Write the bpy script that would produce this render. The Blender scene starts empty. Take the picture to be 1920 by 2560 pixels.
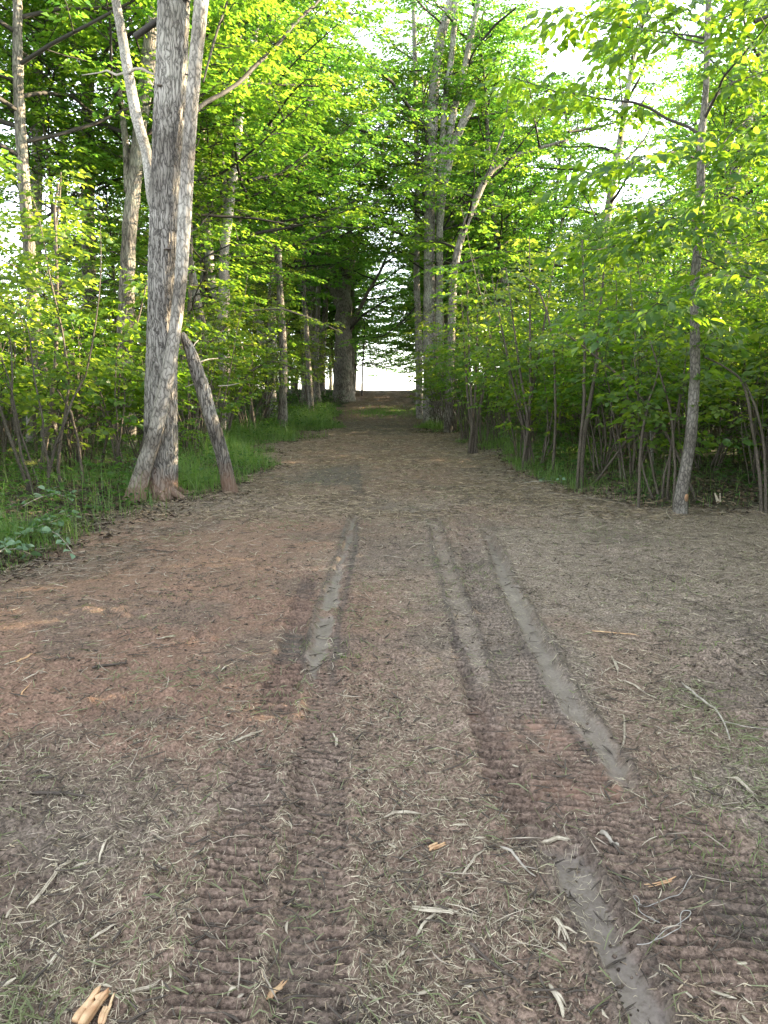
import bpy, math, numpy as np
from mathutils import Vector
R = math.radians
scene = bpy.context.scene
COL = scene.collection

# ---------------------------------------------------------------- camera, sky, sun, exposure
CAM_H = 1.5
FPX = 1849.0                                   # focal length in pixels of the 1920x2560 photograph
PITCH = math.atan(323 / FPX)
cam_data = bpy.data.cameras.new('camera')
cam = bpy.data.objects.new('camera', cam_data)
COL.objects.link(cam)
cam.location = (0, 0, CAM_H)
cam.rotation_euler = (math.pi / 2 - PITCH, 0, 0)
cam_data.sensor_fit = 'VERTICAL'
cam_data.sensor_height = 36
cam_data.lens = FPX / 2560 * 36
cam_data.clip_start = 0.05
cam_data.clip_end = 9000
scene.camera = cam

SUN_AZ, SUN_EL = R(76), R(16)                  # azimuth from +Y towards +X
world = bpy.data.worlds.new('World')
scene.world = world
world.use_nodes = True
wn = world.node_tree.nodes
sky = wn.new('ShaderNodeTexSky')
sky.sky_type = 'NISHITA'
sky.sun_disc = False
sky.sun_elevation = SUN_EL
sky.sun_rotation = SUN_AZ
sky.dust_density = 0.4
sky.air_density = 0.8
hs = wn.new('ShaderNodeHueSaturation')             # thin high haze: a paler, whiter sky
hs.inputs['Saturation'].default_value = .30
world.node_tree.links.new(sky.outputs[0], hs.inputs['Color'])
world.node_tree.links.new(hs.outputs[0], wn['Background'].inputs[0])
wn['Background'].inputs[1].default_value = 0.15

sun_data = bpy.data.lights.new('sun', 'SUN')
sun_data.energy = 5.0
sun_data.angle = R(0.5)
sun_data.color = (1.0, 0.80, 0.52)
sun = bpy.data.objects.new('sun', sun_data)
COL.objects.link(sun)
S = Vector((math.sin(SUN_AZ) * math.cos(SUN_EL), math.cos(SUN_AZ) * math.cos(SUN_EL), math.sin(SUN_EL)))
sun.rotation_euler = S.to_track_quat('Z', 'Y').to_euler()
sun.location = S * 60

vs = scene.view_settings
vs.view_transform = 'Standard'
vs.look = 'None'
vs.exposure = 3.15
vs.gamma = 1
cy = scene.cycles
cy.max_bounces = 8
cy.diffuse_bounces = 6
cy.glossy_bounces = 2
cy.transmission_bounces = 5
cy.transparent_max_bounces = 4
cy.caustics_reflective = False
cy.caustics_refractive = False
cy.use_denoising = True

# ---------------------------------------------------------------- noise and terrain
_rt = np.random.RandomState(7)
TAB = _rt.rand(256, 256)

def vnoise(x, y, seed=0):
    x = np.asarray(x, float) + seed * 17.31
    y = np.asarray(y, float) + seed * 9.73
    xi = np.floor(x).astype(int); yi = np.floor(y).astype(int)
    fx = x - xi; fy = y - yi
    fx = fx * fx * (3 - 2 * fx); fy = fy * fy * (3 - 2 * fy)
    a = TAB[xi & 255, yi & 255]; b = TAB[(xi + 1) & 255, yi & 255]
    c = TAB[xi & 255, (yi + 1) & 255]; d = TAB[(xi + 1) & 255, (yi + 1) & 255]
    return (a * (1 - fx) + b * fx) * (1 - fy) + (c * (1 - fx) + d * fx) * fy

def fbm(x, y, f, octs=3, seed=0):
    s = 0; a = 1; t = 0
    for k in range(octs):
        s = s + a * vnoise(x * f, y * f, seed + k * 3); t += a
        a *= 0.5; f *= 2.03
    return s / t

def sst(a, b, x):
    t = np.clip((x - a) / (b - a), 0, 1)
    return t * t * (3 - 2 * t)

PY = [-60, 0, 14, 22, 28, 36, 45, 52, 60, 90, 5000]
PZ = [0.1, 0, 0, -.05, -.10, 0.45, 1.03, 0.95, 0.35, 0.25, 0.2]
def profile(y):
    # smoothed piecewise linear
    y = np.asarray(y, float)
    return (np.interp(y - 1.5, PY, PZ) + np.interp(y, PY, PZ) * 2 + np.interp(y + 1.5, PY, PZ)) / 4

LE = ([-10, 4.5, 5.65, 7, 8.7, 10, 13, 18, 24, 28, 36, 45, 50, 58], [-4.6, -3.7, -3.05, -3.0, -2.95, -2.75, -2.25, -2.55, -2.3, -2.1, -1.9, -2.3, -3.6, -30])
RE = ([-10, 7.2, 8.2, 8.9, 10.3, 11.5, 13.5, 16, 20, 27, 36, 45, 50, 58], [9.5, 8.0, 4.6, 3.3, 2.85, 2.6, 2.25, 1.95, 1.75, 1.35, 1.6, 1.95, 3.6, 30])
def veg_mask(x, y):
    w = (.75 * (fbm(x, y, .55, 2, 6) - .5) + 0.55 * (fbm(x, y, 1.7, 3, 5) - .5)) * 2 * sst(4, 9, y)
    lo = np.interp(y, *LE) + w; hi = np.interp(y, *RE) + w
    d = np.maximum(lo - x, x - hi)
    return d                                     # > 0 inside the vegetation

def base_h(x, y):
    d = np.maximum(np.interp(y, *LE) - x, x - np.interp(y, *RE))
    bank = 0.10 * sst(0, 1.2, d) * sst(62, 50, y)
    hill = 0.25 * (fbm(x, y, .12, 2, 2) - .5) * sst(3.5, 8, np.abs(x)) * sst(75, 55, y)
    return profile(y) + bank + hill

def ray(px, py):
    a = (px - 960) / FPX; b = (1280 - py) / FPX
    cp, sp = math.cos(PITCH), math.sin(PITCH)
    return np.array([a, cp + b * sp, -sp + b * cp])

def at(px, py, Y):
    """point at forward distance Y seen at photograph pixel (px, py)"""
    d = ray(px, py)
    return np.array([0, 0, CAM_H]) + d * (Y / d[1])

def ground_at(px, py):
    d = ray(px, py); t = .5
    while t < 90:
        p = np.array([0, 0, CAM_H]) + d * t
        if p[2] <= float(profile(p[1])): break
        t += 0.01 + t * .0008
    return p

def px_m(w, Y):                                  # a width of w photo pixels at distance Y, in metres
    return w / FPX * Y

# ---------------------------------------------------------------- tracks in the mud (control points: display px, width)
K = 1920 / 1659.0
TR = [('smooth', .030, [(1045,1140,20),(1100,1270,38),(1150,1370,48),(1200,1470,54),(1260,1560,62),(1318,1640,62),(1372,1740,30)]),
      ('rib', .018, [(1002,1120,34),(1016,1200,46),(1035,1270,60),(1085,1400,100),(1122,1500,140),(1172,1600,180),(1235,1700,195),(1330,1830,240),(1455,2000,330),(1590,2212,450)]),
      ('rib', .042, [(982,1330,26),(1018,1480,50),(1060,1600,72),(1100,1700,92),(1152,1800,90),(1185,1850,60)]),
      ('smooth', .036, [(1180,1740,50),(1214,1830,90),(1272,1950,100),(1340,2080,108),(1405,2212,118),(1500,2400,140)]),
      ('faint', .012, [(932,1110,18),(955,1200,28),(985,1290,38),(1015,1380,44),(1050,1500,30)]),
      ('smooth', .034, [(768,1100,10),(750,1190,26),(712,1310,46),(693,1400,50),(688,1510,42)]),
      ('rib', .030, [(672,1230,34),(648,1310,46),(632,1400,66),(606,1500,84),(590,1570,90)]),
      ('rib', .020, [(772,1150,20),(752,1230,26),(740,1340,32),(712,1470,64),(690,1580,104),(690,1700,130),(682,1900,152),(664,2212,205),(650,2400,230)]),
      ('rib', .018, [(566,1590,96),(543,1740,120),(512,1900,144),(450,2212,196),(420,2400,220)]),
      ('rib', .014, [(1395,1700,90),(1450,1770,130),(1580,1900,190),(1720,2050,250),(1880,2212,300)]),
      ('rib', .040, [(760,985,14),(766,1020,24),(774,1068,26)])]
TRW = []
for kind, dep, pts in TR:
    Y = []; X = []; W = []
    for (a, b, w) in pts:
        g = ground_at(a * K, b * K)
        X.append(g[0]); Y.append(g[1]); W.append(px_m(w * K, g[1] * math.cos(PITCH) + CAM_H * math.sin(PITCH)) / 2)
    o = np.argsort(Y)
    X = np.array(X)[o]; Y = np.array(Y)[o]; W = np.array(W)[o]
    L = np.concatenate([[0], np.cumsum(np.hypot(np.diff(X), np.diff(Y)))])
    TRW.append((kind, dep, X, Y, W, L))

def tracks(x, y):
    h = np.zeros_like(x); smooth = np.zeros_like(x); moist_and_shade = np.zeros_like(x); ribm = np.zeros_like(x)
    wob = (fbm(x, y, 5, 2, 11) - .5)
    for i, (kind, dep, X, Y, W, L) in enumerate(TRW):
        m = (y > Y[0] - .05) & (y < Y[-1] + .05)
        if not m.any(): continue
        xm, ym = x[m], y[m]
        cx = np.interp(ym, Y, X); hw = np.interp(ym, Y, W); s = np.interp(ym, Y, L)
        sl = np.gradient(X, Y); co = 1 / np.sqrt(1 + np.interp(ym, Y, sl) ** 2)
        d = (xm - cx) * co + wob[m] * .03
        ad = np.abs(d)
        endf = sst(Y[0] - .02, Y[0] + .25, ym) * sst(Y[-1] + .05, Y[-1] - .25 * (Y[-1] - Y[0]) ** .7, ym)
        edge = (fbm(xm, ym, 16, 2, 90 + i) - .5) * .05
        inside = sst(hw + .012, hw - .020, ad + edge) * endf
        if kind != 'rib': inside = inside * (1 - .8 * sst(.60, .72, fbm(xm, ym, 5, 2, 95 + i)))
        berm = np.exp(-((ad - hw - .015) / .028) ** 2) * endf
        brk = .35 + .9 * fbm(xm, ym, 9, 2, 20 + i)
        if kind in ('smooth', 'faint'):
            fa = 1 if kind == 'smooth' else .45
            hh = -dep * inside * (1 - .25 * (d / np.maximum(hw, .01)) ** 2) + .024 * berm * brk
            line = np.exp(-((d - hw * (.97 if i == 3 else .6)) / .009) ** 2) * endf
            hh += -(.022 if i == 3 else .006) * line * (fa > .5)
            smooth[m] = np.maximum(smooth[m], inside * fa); ribm[m] = ribm[m] * (1 - inside)
            h[m] = h[m] * (1 - inside) + hh
            moist_and_shade[m] = np.maximum(moist_and_shade[m] * (1 - inside), berm * .8)
        else:
            per = {1: .042, 2: .072, 6: .088, 7: .045, 8: .042, 9: .046, 10: .07}[i]; coarse = i in (2, 6, 10)
            ph = (s * 1.0 + xm * .10 + wob[m] * .035 + (fbm(xm, ym, 2.2, 2, 40 + i) - .5) * .06) / per
            fr = ph - np.floor(ph)
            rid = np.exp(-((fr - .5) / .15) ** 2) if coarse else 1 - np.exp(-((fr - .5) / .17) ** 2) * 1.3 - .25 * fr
            crisp = sst(.30, .5, fbm(xm, ym, 2.2, 2, 60 + i)) * .75 + .25
            amp = (.024 if not coarse else .040) * crisp * (.75 + .5 * vnoise(ph * .5, xm * 9, 3)) * sst(.35, .7, s * 0 + 1)
            hh = inside * (-dep + amp * rid * 1.25) + .015 * berm * brk
            h[m] = h[m] * (1 - inside * .9) + hh
            smooth[m] = smooth[m] * (1 - inside * .9); ribm[m] = np.maximum(ribm[m], inside)
            moist_and_shade[m] = np.maximum(moist_and_shade[m], inside * (.62 - .50 * np.clip(rid, 0, 1)))  # damp soil tone plus painted shade: tread grooves coloured darker than rib tops
    return h, smooth, moist_and_shade, ribm

def micro(x, y):
    near = sst(22, 9, y) * sst(12, 6, np.abs(x)) * sst(-3, 0, y)
    h, smooth, moist_and_shade, ribm = tracks(x, y)
    c = fbm(x, y, 6, 3, 30)
    lumps = sst(.55, .85, fbm(x, y, 13, 2, 33)) * .022 + (vnoise(x * 42, y * 42, 35) - .5) * .013 + (vnoise(x * 85, y * 85, 34) - .5) * .006
    rough = sst(.35, .6, fbm(x, y, .8, 2, 36)) * .8 + .35
    bumps = ((c - .5) * .035 + lumps) * rough * (1 - smooth * .93) * (1 - ribm * .70)
    far = ((fbm(x, y, 1.1, 3, 38) - .5) * .13 + (fbm(x, y, 4.5, 2, 37) - .5) * .07) * sst(9, 14, y) * sst(60, 50, y) + (fbm(x, y, .5, 2, 39) - .5) * .08
    return (h + bumps) * near + far * (1 - smooth), smooth * near, moist_and_shade * near

def full_h(x, y):
    return base_h(x, y) + micro(x, y)[0]


# ---------------------------------------------------------------- mesh helpers
def mesh_np(name, V, loops, counts, mats, smooth=True, mat_idx=None, attrs=None):
    me = bpy.data.meshes.new(name)
    V = np.ascontiguousarray(V, np.float32)
    me.vertices.add(len(V)); me.vertices.foreach_set('co', V.ravel())
    loops = np.asarray(loops, np.int32); counts = np.asarray(counts, np.int32)
    me.loops.add(len(loops)); me.loops.foreach_set('vertex_index', loops)
    me.polygons.add(len(counts))
    st = np.concatenate([[0], np.cumsum(counts)[:-1]]).astype(np.int32)
    me.polygons.foreach_set('loop_start', st)
    me.polygons.foreach_set('loop_total', counts)
    if smooth: me.polygons.foreach_set('use_smooth', np.ones(len(counts), bool))
    for m in mats: me.materials.append(m)
    if mat_idx is not None: me.polygons.foreach_set('material_index', np.asarray(mat_idx, np.int32))
    for k, arr in (attrs or {}).items():
        a = me.attributes.new(k, 'FLOAT_COLOR', 'POINT')
        a.data.foreach_set('color', np.ascontiguousarray(arr, np.float32).ravel())
    me.update(); me.validate()
    return me

def link(name, me, parent=None, loc=None):
    o = bpy.data.objects.new(name, me); COL.objects.link(o)
    if parent is not None: o.parent = parent
    if loc is not None: o.location = loc
    return o

def tag(o, label=None, cat=None, group=None, kind=None):
    if label: o['label'] = label
    if cat: o['category'] = cat
    if group: o['group'] = group
    if kind: o['kind'] = kind
    return o

def empty(name, loc, rz=0):
    o = bpy.data.objects.new(name, None); COL.objects.link(o)
    o.location = loc; o.rotation_euler = (0, 0, rz); o.empty_display_size = .3
    return o

class Wood:
    """collects tapering tubes"""
    def __init__(s): s.V = []; s.L = []; s.C = []; s.n = 0; s.M = []; s.dm = 0
    def tube(s, P, rad, sides=8, cap=True, ell=None, bark=0, seed=0, mat=0):
        P = np.asarray(P, float); rad = np.asarray(rad, float); n = len(P)
        T = np.gradient(P, axis=0); T /= np.linalg.norm(T, axis=1)[:, None] + 1e-9
        ref = np.array([1., 0, 0]) if abs(T[0][0]) < .8 else np.array([0, 0, 1.])
        U = np.cross(T, ref); U /= np.linalg.norm(U, axis=1)[:, None] + 1e-9
        W = np.cross(T, U)
        a = np.linspace(0, 2 * math.pi, sides, endpoint=False)
        rr = np.repeat(rad[:, None], sides, 1)
        if bark:
            Ls = np.concatenate([[0], np.cumsum(np.linalg.norm(np.diff(P, axis=0), axis=1))])[:, None]
            u = (np.cos(a) * 3)[None, :] + 9; v = (np.sin(a) * 3)[None, :] + 9
            big = vnoise(u * .6 + Ls * .9 + seed, v * .6 + Ls * .5, seed) - .5
            f = 2.4
            r1 = np.abs(vnoise(u * f + Ls * 1.6, v * f + Ls * 1.1 + seed, seed + 1) - .5)
            r2 = np.abs(vnoise(u * f * 2 + Ls * 5, v * f * 2 - Ls * 3, seed + 2) - .5)
            rr = rr * (1 + .10 * big) + bark * (np.minimum(r1 * 5, 1) - .5) + bark * .5 * (np.minimum(r2 * 4, 1) - .5)
        V = P[:, None, :] + U[:, None, :] * (np.cos(a)[None, :, None] * rr[..., None]) + W[:, None, :] * (np.sin(a)[None, :, None] * rr[..., None])
        V = V.reshape(-1, 3)
        i = np.arange(n - 1)[:, None] * sides; j = np.arange(sides)[None, :]; j2 = (j + 1) % sides
        q = np.stack([i + j, i + j2, i + sides + j2, i + sides + j], -1).reshape(-1, 4) + s.n
        s.V.append(V); s.L.append(q.ravel()); s.C.append(np.full(len(q), 4)); s.M.append(np.full(len(q), mat or s.dm))
        if cap:
            for base, rev in ((0, True), ((n - 1) * sides, False)):
                r = np.arange(sides) + base + s.n
                s.L.append(r[::-1] if rev else r); s.C.append(np.array([sides])); s.M.append(np.array([mat or s.dm]))
        s.n += len(V)
    def mesh(s, name, mats):
        return mesh_np(name, np.concatenate(s.V), np.concatenate(s.L), np.concatenate(s.C), mats, mat_idx=np.concatenate(s.M))

def resample(P, rad, step):
    P = np.asarray(P, float); rad = np.asarray(rad, float)
    L = np.concatenate([[0], np.cumsum(np.linalg.norm(np.diff(P, axis=0), axis=1))])
    n = max(3, int(L[-1] / step) + 1)
    t = np.linspace(0, L[-1], n)
    # smooth: catmull via repeated averaging of linear interpolation
    Q = np.stack([np.interp(t, L, P[:, k]) for k in range(3)], 1); r = np.interp(t, L, rad)
    w = max(1, int(.25 * L[-1] / max(len(P) - 1, 1) / step))
    w = min(w, 12)
    if w > 1:
        kern = np.ones(2 * w + 1) / (2 * w + 1)
        for k in range(3):
            c = Q[:, k]; lin = np.linspace(c[0], c[-1], n); e = np.pad(c - lin, w, mode='edge')
            e[:w] = -(e[w + 1:2 * w + 1][::-1]) if n > w + 1 else 0
            e[-w:] = -(e[-2 * w - 1:-w - 1][::-1]) if n > w + 1 else 0
            Q[:, k] = lin + np.convolve(e, kern, 'valid')
    return Q, r

# leaf outlines: (along, half width)
KITE = ([(0, 0), (.40, .30), (1, 0)],)
def leaf_mesh(name, P, D, N, size, mats, detail=0, wid=.36, fold=.18, droop=.15, mat_idx=None):
    """P base, D direction, N normal (arrays), size (array)"""
    n = len(P)
    D = D / (np.linalg.norm(D, axis=1)[:, None] + 1e-9)
    N = N - D * np.sum(N * D, 1)[:, None]; N /= np.linalg.norm(N, axis=1)[:, None] + 1e-9
    Sd = np.cross(D, N)
    if detail == 0:
        prof = [(0, 0, 0), (.42, wid, fold), (.42, -wid, fold), (1, 0, -droop)]
        fac = [(0, 1, 3), (0, 3, 2)]
    elif detail == 1:
        prof = [(0, 0, 0), (.28, wid * .85, fold), (.28, -wid * .85, fold), (.62, wid * .8, fold * .6), (.62, -wid * .8, fold * .6), (1, 0, -droop), (.45, 0, .02)]
        fac = [(0, 1, 6), (0, 6, 2), (1, 3, 6), (6, 4, 2), (3, 5, 6), (6, 5, 4)]
    else:
        prof = [(0, 0, 0), (.12, wid * .7, fold * .5), (.12, -wid * .7, fold * .5), (.34, wid, fold), (.34, -wid, fold), (.62, wid * .78, fold * .5), (.62, -wid * .78, fold * .5),
                (.84, wid * .34, -droop * .3), (.84, -wid * .34, -droop * .3), (1, 0, -droop), (.34, 0, .03), (.65, 0, -.01)]
        fac = [(0, 1, 10), (1, 3, 10), (0, 10, 2), (2, 10, 4), (3, 5, 11), (3, 11, 10), (4, 10, 11), (4, 11, 6), (5, 7, 11), (6, 11, 8), (7, 9, 11), (8, 11, 9)]
    pr = np.array(prof); k = len(pr)
    V = (P[:, None, :] + size[:, None, None] * (D[:, None, :] * pr[None, :, 0:1] + Sd[:, None, :] * pr[None, :, 1:2] + N[:, None, :] * pr[None, :, 2:3])).reshape(-1, 3)
    F = np.array(fac)
    loops = (np.arange(n)[:, None, None] * k + F[None]).reshape(-1)
    mi = None if mat_idx is None else np.repeat(mat_idx, len(F))
    return mesh_np(name, V, loops, np.full(n * len(F), 3), mats, smooth=False, mat_idx=mi)

def unit(v): return v / (np.linalg.norm(v, axis=-1, keepdims=True) + 1e-9)

def sprays(rng, P, D, L, K, size, flat=.75, jit=.35, droop=.25, twigs=None, tr=.004, pet=.3):
    """leafy twigs: leaves in two rows along each twig. returns base, direction, normal, size"""
    n = len(P); D = unit(D * np.array([1, 1, 1 - flat]))
    up = np.array([0, 0, 1.0])
    sd = unit(np.cross(D, up))
    nrm = unit(np.cross(sd, D) + rng.normal(0, jit * .5, (n, 3)))
    t = (np.arange(K) + .6) / K
    side = np.where(np.arange(K) % 2 == 0, 1., -1.)
    Lk = L[:, None] * t[None]
    base = P[:, None] + D[:, None] * Lk[..., None] - up * (droop * (Lk ** 2) / np.maximum(L[:, None], .01))[..., None]
    ang = rng.uniform(.6, 1.15, (n, K)) * (1 - .45 * t)[None]
    ld = D[:, None] * np.cos(ang)[..., None] + sd[:, None] * (np.sin(ang) * side[None])[..., None] + rng.normal(0, .16, (n, K, 3)) - up * droop * .8
    ln = nrm[:, None] + rng.normal(0, jit, (n, K, 3))
    sz = size * rng.uniform(.65, 1.2, (n, K)) * (1 - .25 * np.abs(t - .5))[None]
    base = base + unit(ld) * (sz * pet)[..., None]
    if twigs is not None:
        for i in range(n):
            q = np.array([P[i], P[i] + D[i] * L[i] * .5 - up * droop * L[i] * .25, P[i] + D[i] * L[i] - up * droop * L[i]])
            twigs.tube(q, [tr, tr * .7, tr * .4], 3, cap=False)
    return base.reshape(-1, 3), unit(ld).reshape(-1, 3), ln.reshape(-1, 3), sz.reshape(-1)

def bpath(rng, p0, d0, L, n, bend=.15, up=0.05):
    P = [np.array(p0, float)]; d = unit(np.array(d0, float)); s = L / (n - 1)
    for k in range(n - 1):
        d = unit(d + rng.normal(0, bend, 3) + np.array([0, 0, up]))
        P.append(P[-1] + d * s)
    return np.array(P)

def along(P, t):
    t = np.clip(t, 0, .9999) * (len(P) - 1); i = t.astype(int); f = (t - i)[:, None]
    return P[i] * (1 - f) + P[i + 1] * f, unit(P[i + 1] - P[i])

def leafy(rng, limbs, nsub, sublen, ntw, twlen, K, size, wood=None, twig=None, t0=.2, subr=.012, flat=.8, droop=.2, jit=.35, upb=.02):
    """limbs: list of polylines; puts side branches, twigs and leaves on them"""
    out = []
    for P in limbs:
        L = np.sum(np.linalg.norm(np.diff(P, axis=0), axis=1))
        ts = np.linspace(t0, .98, nsub) + rng.uniform(-.04, .04, nsub)
        Q, T = along(P, ts)
        for k in range(nsub):
            side = np.cross(T[k], [0, 0, 1]); side = unit(side) if np.linalg.norm(side) > .1 else np.array([1., 0, 0])
            phi = rng.uniform(0, 2 * math.pi) if abs(T[k][2]) > .75 else (0 if k % 2 else math.pi) + rng.normal(0, .4)
            w = unit(np.cross(side, T[k]))
            d = unit(T[k] * .6 + (side * math.cos(phi) + w * math.sin(phi)) * .9)
            d[2] *= .5
            l = sublen * rng.uniform(.6, 1.25) * (1.1 - .5 * ts[k])
            B = bpath(rng, Q[k], d, l, 5, .10, upb)
            if wood is not None: wood.tube(B, np.linspace(subr, subr * .3, 5), 4, cap=False)
            tt = np.linspace(.12, 1, ntw) ** .9
            q, tq = along(B, tt)
            sgn = np.where(np.arange(ntw) % 2 == 0, 1, -1.)[:, None]
            s2 = unit(np.cross(tq, [0, 0, 1.]))
            dd = unit(tq * .75 + s2 * sgn * .8 + rng.normal(0, .25, (ntw, 3)))
            dd[-1] = tq[-1]
            out.append(sprays(rng, q, dd, twlen * rng.uniform(.6, 1.2, ntw), K, size, flat, jit, droop, twig))
    return [np.concatenate([o[i] for o in out]) for i in range(4)]

def cat(*a): return [np.concatenate([o[i] for o in a]) for i in range(4)]

# ---------------------------------------------------------------- materials
def new_mat(name):
    m = bpy.data.materials.new(name); m.use_nodes = True
    nt = m.node_tree; b = nt.nodes['Principled BSDF']
    return m, nt, b

def N(nt, typ, **kw):
    n = nt.nodes.new(typ)
    for k, v in kw.items():
        if k in n.inputs: n.inputs[k].default_value = v
        else: setattr(n, k, v)
    return n

def ramp(nt, fac, stops):
    r = nt.nodes.new('ShaderNodeValToRGB'); e = r.color_ramp.elements
    while len(e) < len(stops): e.new(.5)
    for i, (p, c) in enumerate(stops):
        e[i].position = p; e[i].color = (*c, 1)
    nt.links.new(fac, r.inputs[0]); return r.outputs[0]

def mixc(nt, fac, a, b, mode='MIX'):
    m = nt.nodes.new('ShaderNodeMix'); m.data_type = 'RGBA'; m.blend_type = mode
    for inp, v in ((m.inputs[0], fac), (m.inputs[6], a), (m.inputs[7], b)):
        if hasattr(v, 'is_linked') or hasattr(v, 'links'): nt.links.new(v, inp)
        elif isinstance(v, (int, float)): inp.default_value = v
        else: inp.default_value = (*v, 1)
    return m.outputs[2]

def bark_mat(name, light, mid, dark, sc=1.0, stretch=.16, bump=.6, lichen=.3, lichen_col=(.42, .43, .38), stain=False):
    m, nt, b = new_mat(name); L = nt.links
    tc = N(nt, 'ShaderNodeTexCoord'); mp = N(nt, 'ShaderNodeMapping')
    mp.inputs['Scale'].default_value = (sc, sc, sc * stretch); L.new(tc.outputs['Object'], mp.inputs[0])
    n1 = N(nt, 'ShaderNodeTexNoise', Scale=28.0, Detail=5.0, Roughness=.6, Distortion=.4); L.new(mp.outputs[0], n1.inputs[0])
    v = N(nt, 'ShaderNodeTexVoronoi', Scale=24.0); v.feature = 'DISTANCE_TO_EDGE'
    wm = N(nt, 'ShaderNodeMapping'); wm.inputs['Scale'].default_value = (sc, sc, sc * stretch)
    ad = N(nt, 'ShaderNodeVectorMath'); ad.operation = 'ADD'
    ns = N(nt, 'ShaderNodeTexNoise', Scale=9.0, Detail=3.0); L.new(tc.outputs['Object'], ns.inputs[0])
    sc2 = N(nt, 'ShaderNodeVectorMath'); sc2.operation = 'SCALE'; sc2.inputs[3].default_value = .08
    L.new(ns.outputs['Color'], sc2.inputs[0]); L.new(tc.outputs['Object'], ad.inputs[0]); L.new(sc2.outputs[0], ad.inputs[1])
    L.new(ad.outputs[0], wm.inputs[0]); L.new(wm.outputs[0], v.inputs[0])
    fur = ramp(nt, v.outputs['Distance'], [(.0, (0, 0, 0)), (.16, (.75, .75, .75)), (.4, (1, 1, 1))])
    mx = mixc(nt, .55, fur, n1.outputs[0], 'MULTIPLY')
    hgt = mixc(nt, .35, mx, n1.outputs[0])
    col = ramp(nt, hgt, [(.18, dark), (.42, mid), (.68, light)])
    n2 = N(nt, 'ShaderNodeTexNoise', Scale=3.2, Detail=4.0, Roughness=.65); L.new(tc.outputs['Object'], n2.inputs[0])
    lf = ramp(nt, n2.outputs[0], [(.48, (0, 0, 0)), (.66, (lichen,) * 3)])
    col = mixc(nt, lf, col, lichen_col)
    n3 = N(nt, 'ShaderNodeTexNoise', Scale=1.7, Detail=3.0); L.new(tc.outputs['Object'], n3.inputs[0])
    df = ramp(nt, n3.outputs[0], [(.35, (.45, .43, .41) if stain else (.62, .6, .58)), (.55, (1, 1, 1))])
    col = mixc(nt, 1.0, col, df, 'MULTIPLY')
    if stain:                                        # red soil splashed on the foot of the trunk
        sx = N(nt, 'ShaderNodeSeparateXYZ'); L.new(tc.outputs['Object'], sx.inputs[0])
        sm = N(nt, 'ShaderNodeMath', operation='MULTIPLY_ADD'); sm.inputs[1].default_value = .55; L.new(n2.outputs[0], sm.inputs[0]); L.new(sx.outputs[2], sm.inputs[2])
        sf = ramp(nt, sm.outputs[0], [(.42, (.75, .75, .75)), (.66, (0, 0, 0))])
        col = mixc(nt, sf, col, (.20, .115, .075))
    L.new(col, b.inputs['Base Color'])
    b.inputs['Roughness'].default_value = .85
    bp = N(nt, 'ShaderNodeBump', Strength=bump, Distance=.02); L.new(hgt, bp.inputs['Height']); L.new(bp.outputs[0], b.inputs['Normal'])
    return m

def leaf_mat(name, cols, tcols, tmix=.5, rough=.42, spec=.45):
    m, nt, b = new_mat(name); L = nt.links
    g = N(nt, 'ShaderNodeNewGeometry'); oi = N(nt, 'ShaderNodeObjectInfo')
    ad = N(nt, 'ShaderNodeMath', operation='MULTIPLY_ADD'); ad.inputs[1].default_value = .35
    L.new(oi.outputs['Random'], ad.inputs[0])
    ms = N(nt, 'ShaderNodeMath', operation='MULTIPLY'); ms.inputs[1].default_value = .65
    L.new(g.outputs['Random Per Island'], ms.inputs[0]); L.new(ms.outputs[0], ad.inputs[2])
    st = [(0, cols[0]), (.5, cols[1]), (1, cols[2])]; tt = [(0, tcols[0]), (.5, tcols[1]), (1, tcols[2])]
    c = ramp(nt, ad.outputs[0], st); t = ramp(nt, ad.outputs[0], tt)
    L.new(c, b.inputs['Base Color']); b.inputs['Roughness'].default_value = rough
    b.inputs['Specular IOR Level'].default_value = spec
    tr = N(nt, 'ShaderNodeBsdfTranslucent'); L.new(t, tr.inputs[0])
    mx = N(nt, 'ShaderNodeMixShader'); mx.inputs[0].default_value = tmix
    L.new(b.outputs[0], mx.inputs[1]); L.new(tr.outputs[0], mx.inputs[2])
    L.new(mx.outputs[0], nt.nodes['Material Output'].inputs[0])
    return m

def plain_mat(name, a, c, scale=40, rough=.8, bump=.3, stretch=(1, 1, 1), per_island=False):
    m, nt, b = new_mat(name); L = nt.links
    tc = N(nt, 'ShaderNodeTexCoord'); mp = N(nt, 'ShaderNodeMapping'); mp.inputs['Scale'].default_value = stretch
    L.new(tc.outputs['Object'], mp.inputs[0])
    n1 = N(nt, 'ShaderNodeTexNoise', Scale=float(scale), Detail=4.0); L.new(mp.outputs[0], n1.inputs[0])
    col = ramp(nt, n1.outputs[0], [(.3, a), (.7, c)])
    if per_island:
        g = N(nt, 'ShaderNodeNewGeometry')
        col = mixc(nt, 1.0, col, ramp(nt, g.outputs['Random Per Island'], [(0, (.16, .14, .12)), (.3, (.40, .36, .31)), (.6, (.85, .82, .77)), (1, (1.3, 1.27, 1.2))]), 'MULTIPLY')
    L.new(col, b.inputs['Base Color']); b.inputs['Roughness'].default_value = rough
    bp = N(nt, 'ShaderNodeBump', Strength=bump, Distance=.005); L.new(n1.outputs[0], bp.inputs['Height']); L.new(bp.outputs[0], b.inputs['Normal'])
    return m

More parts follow.
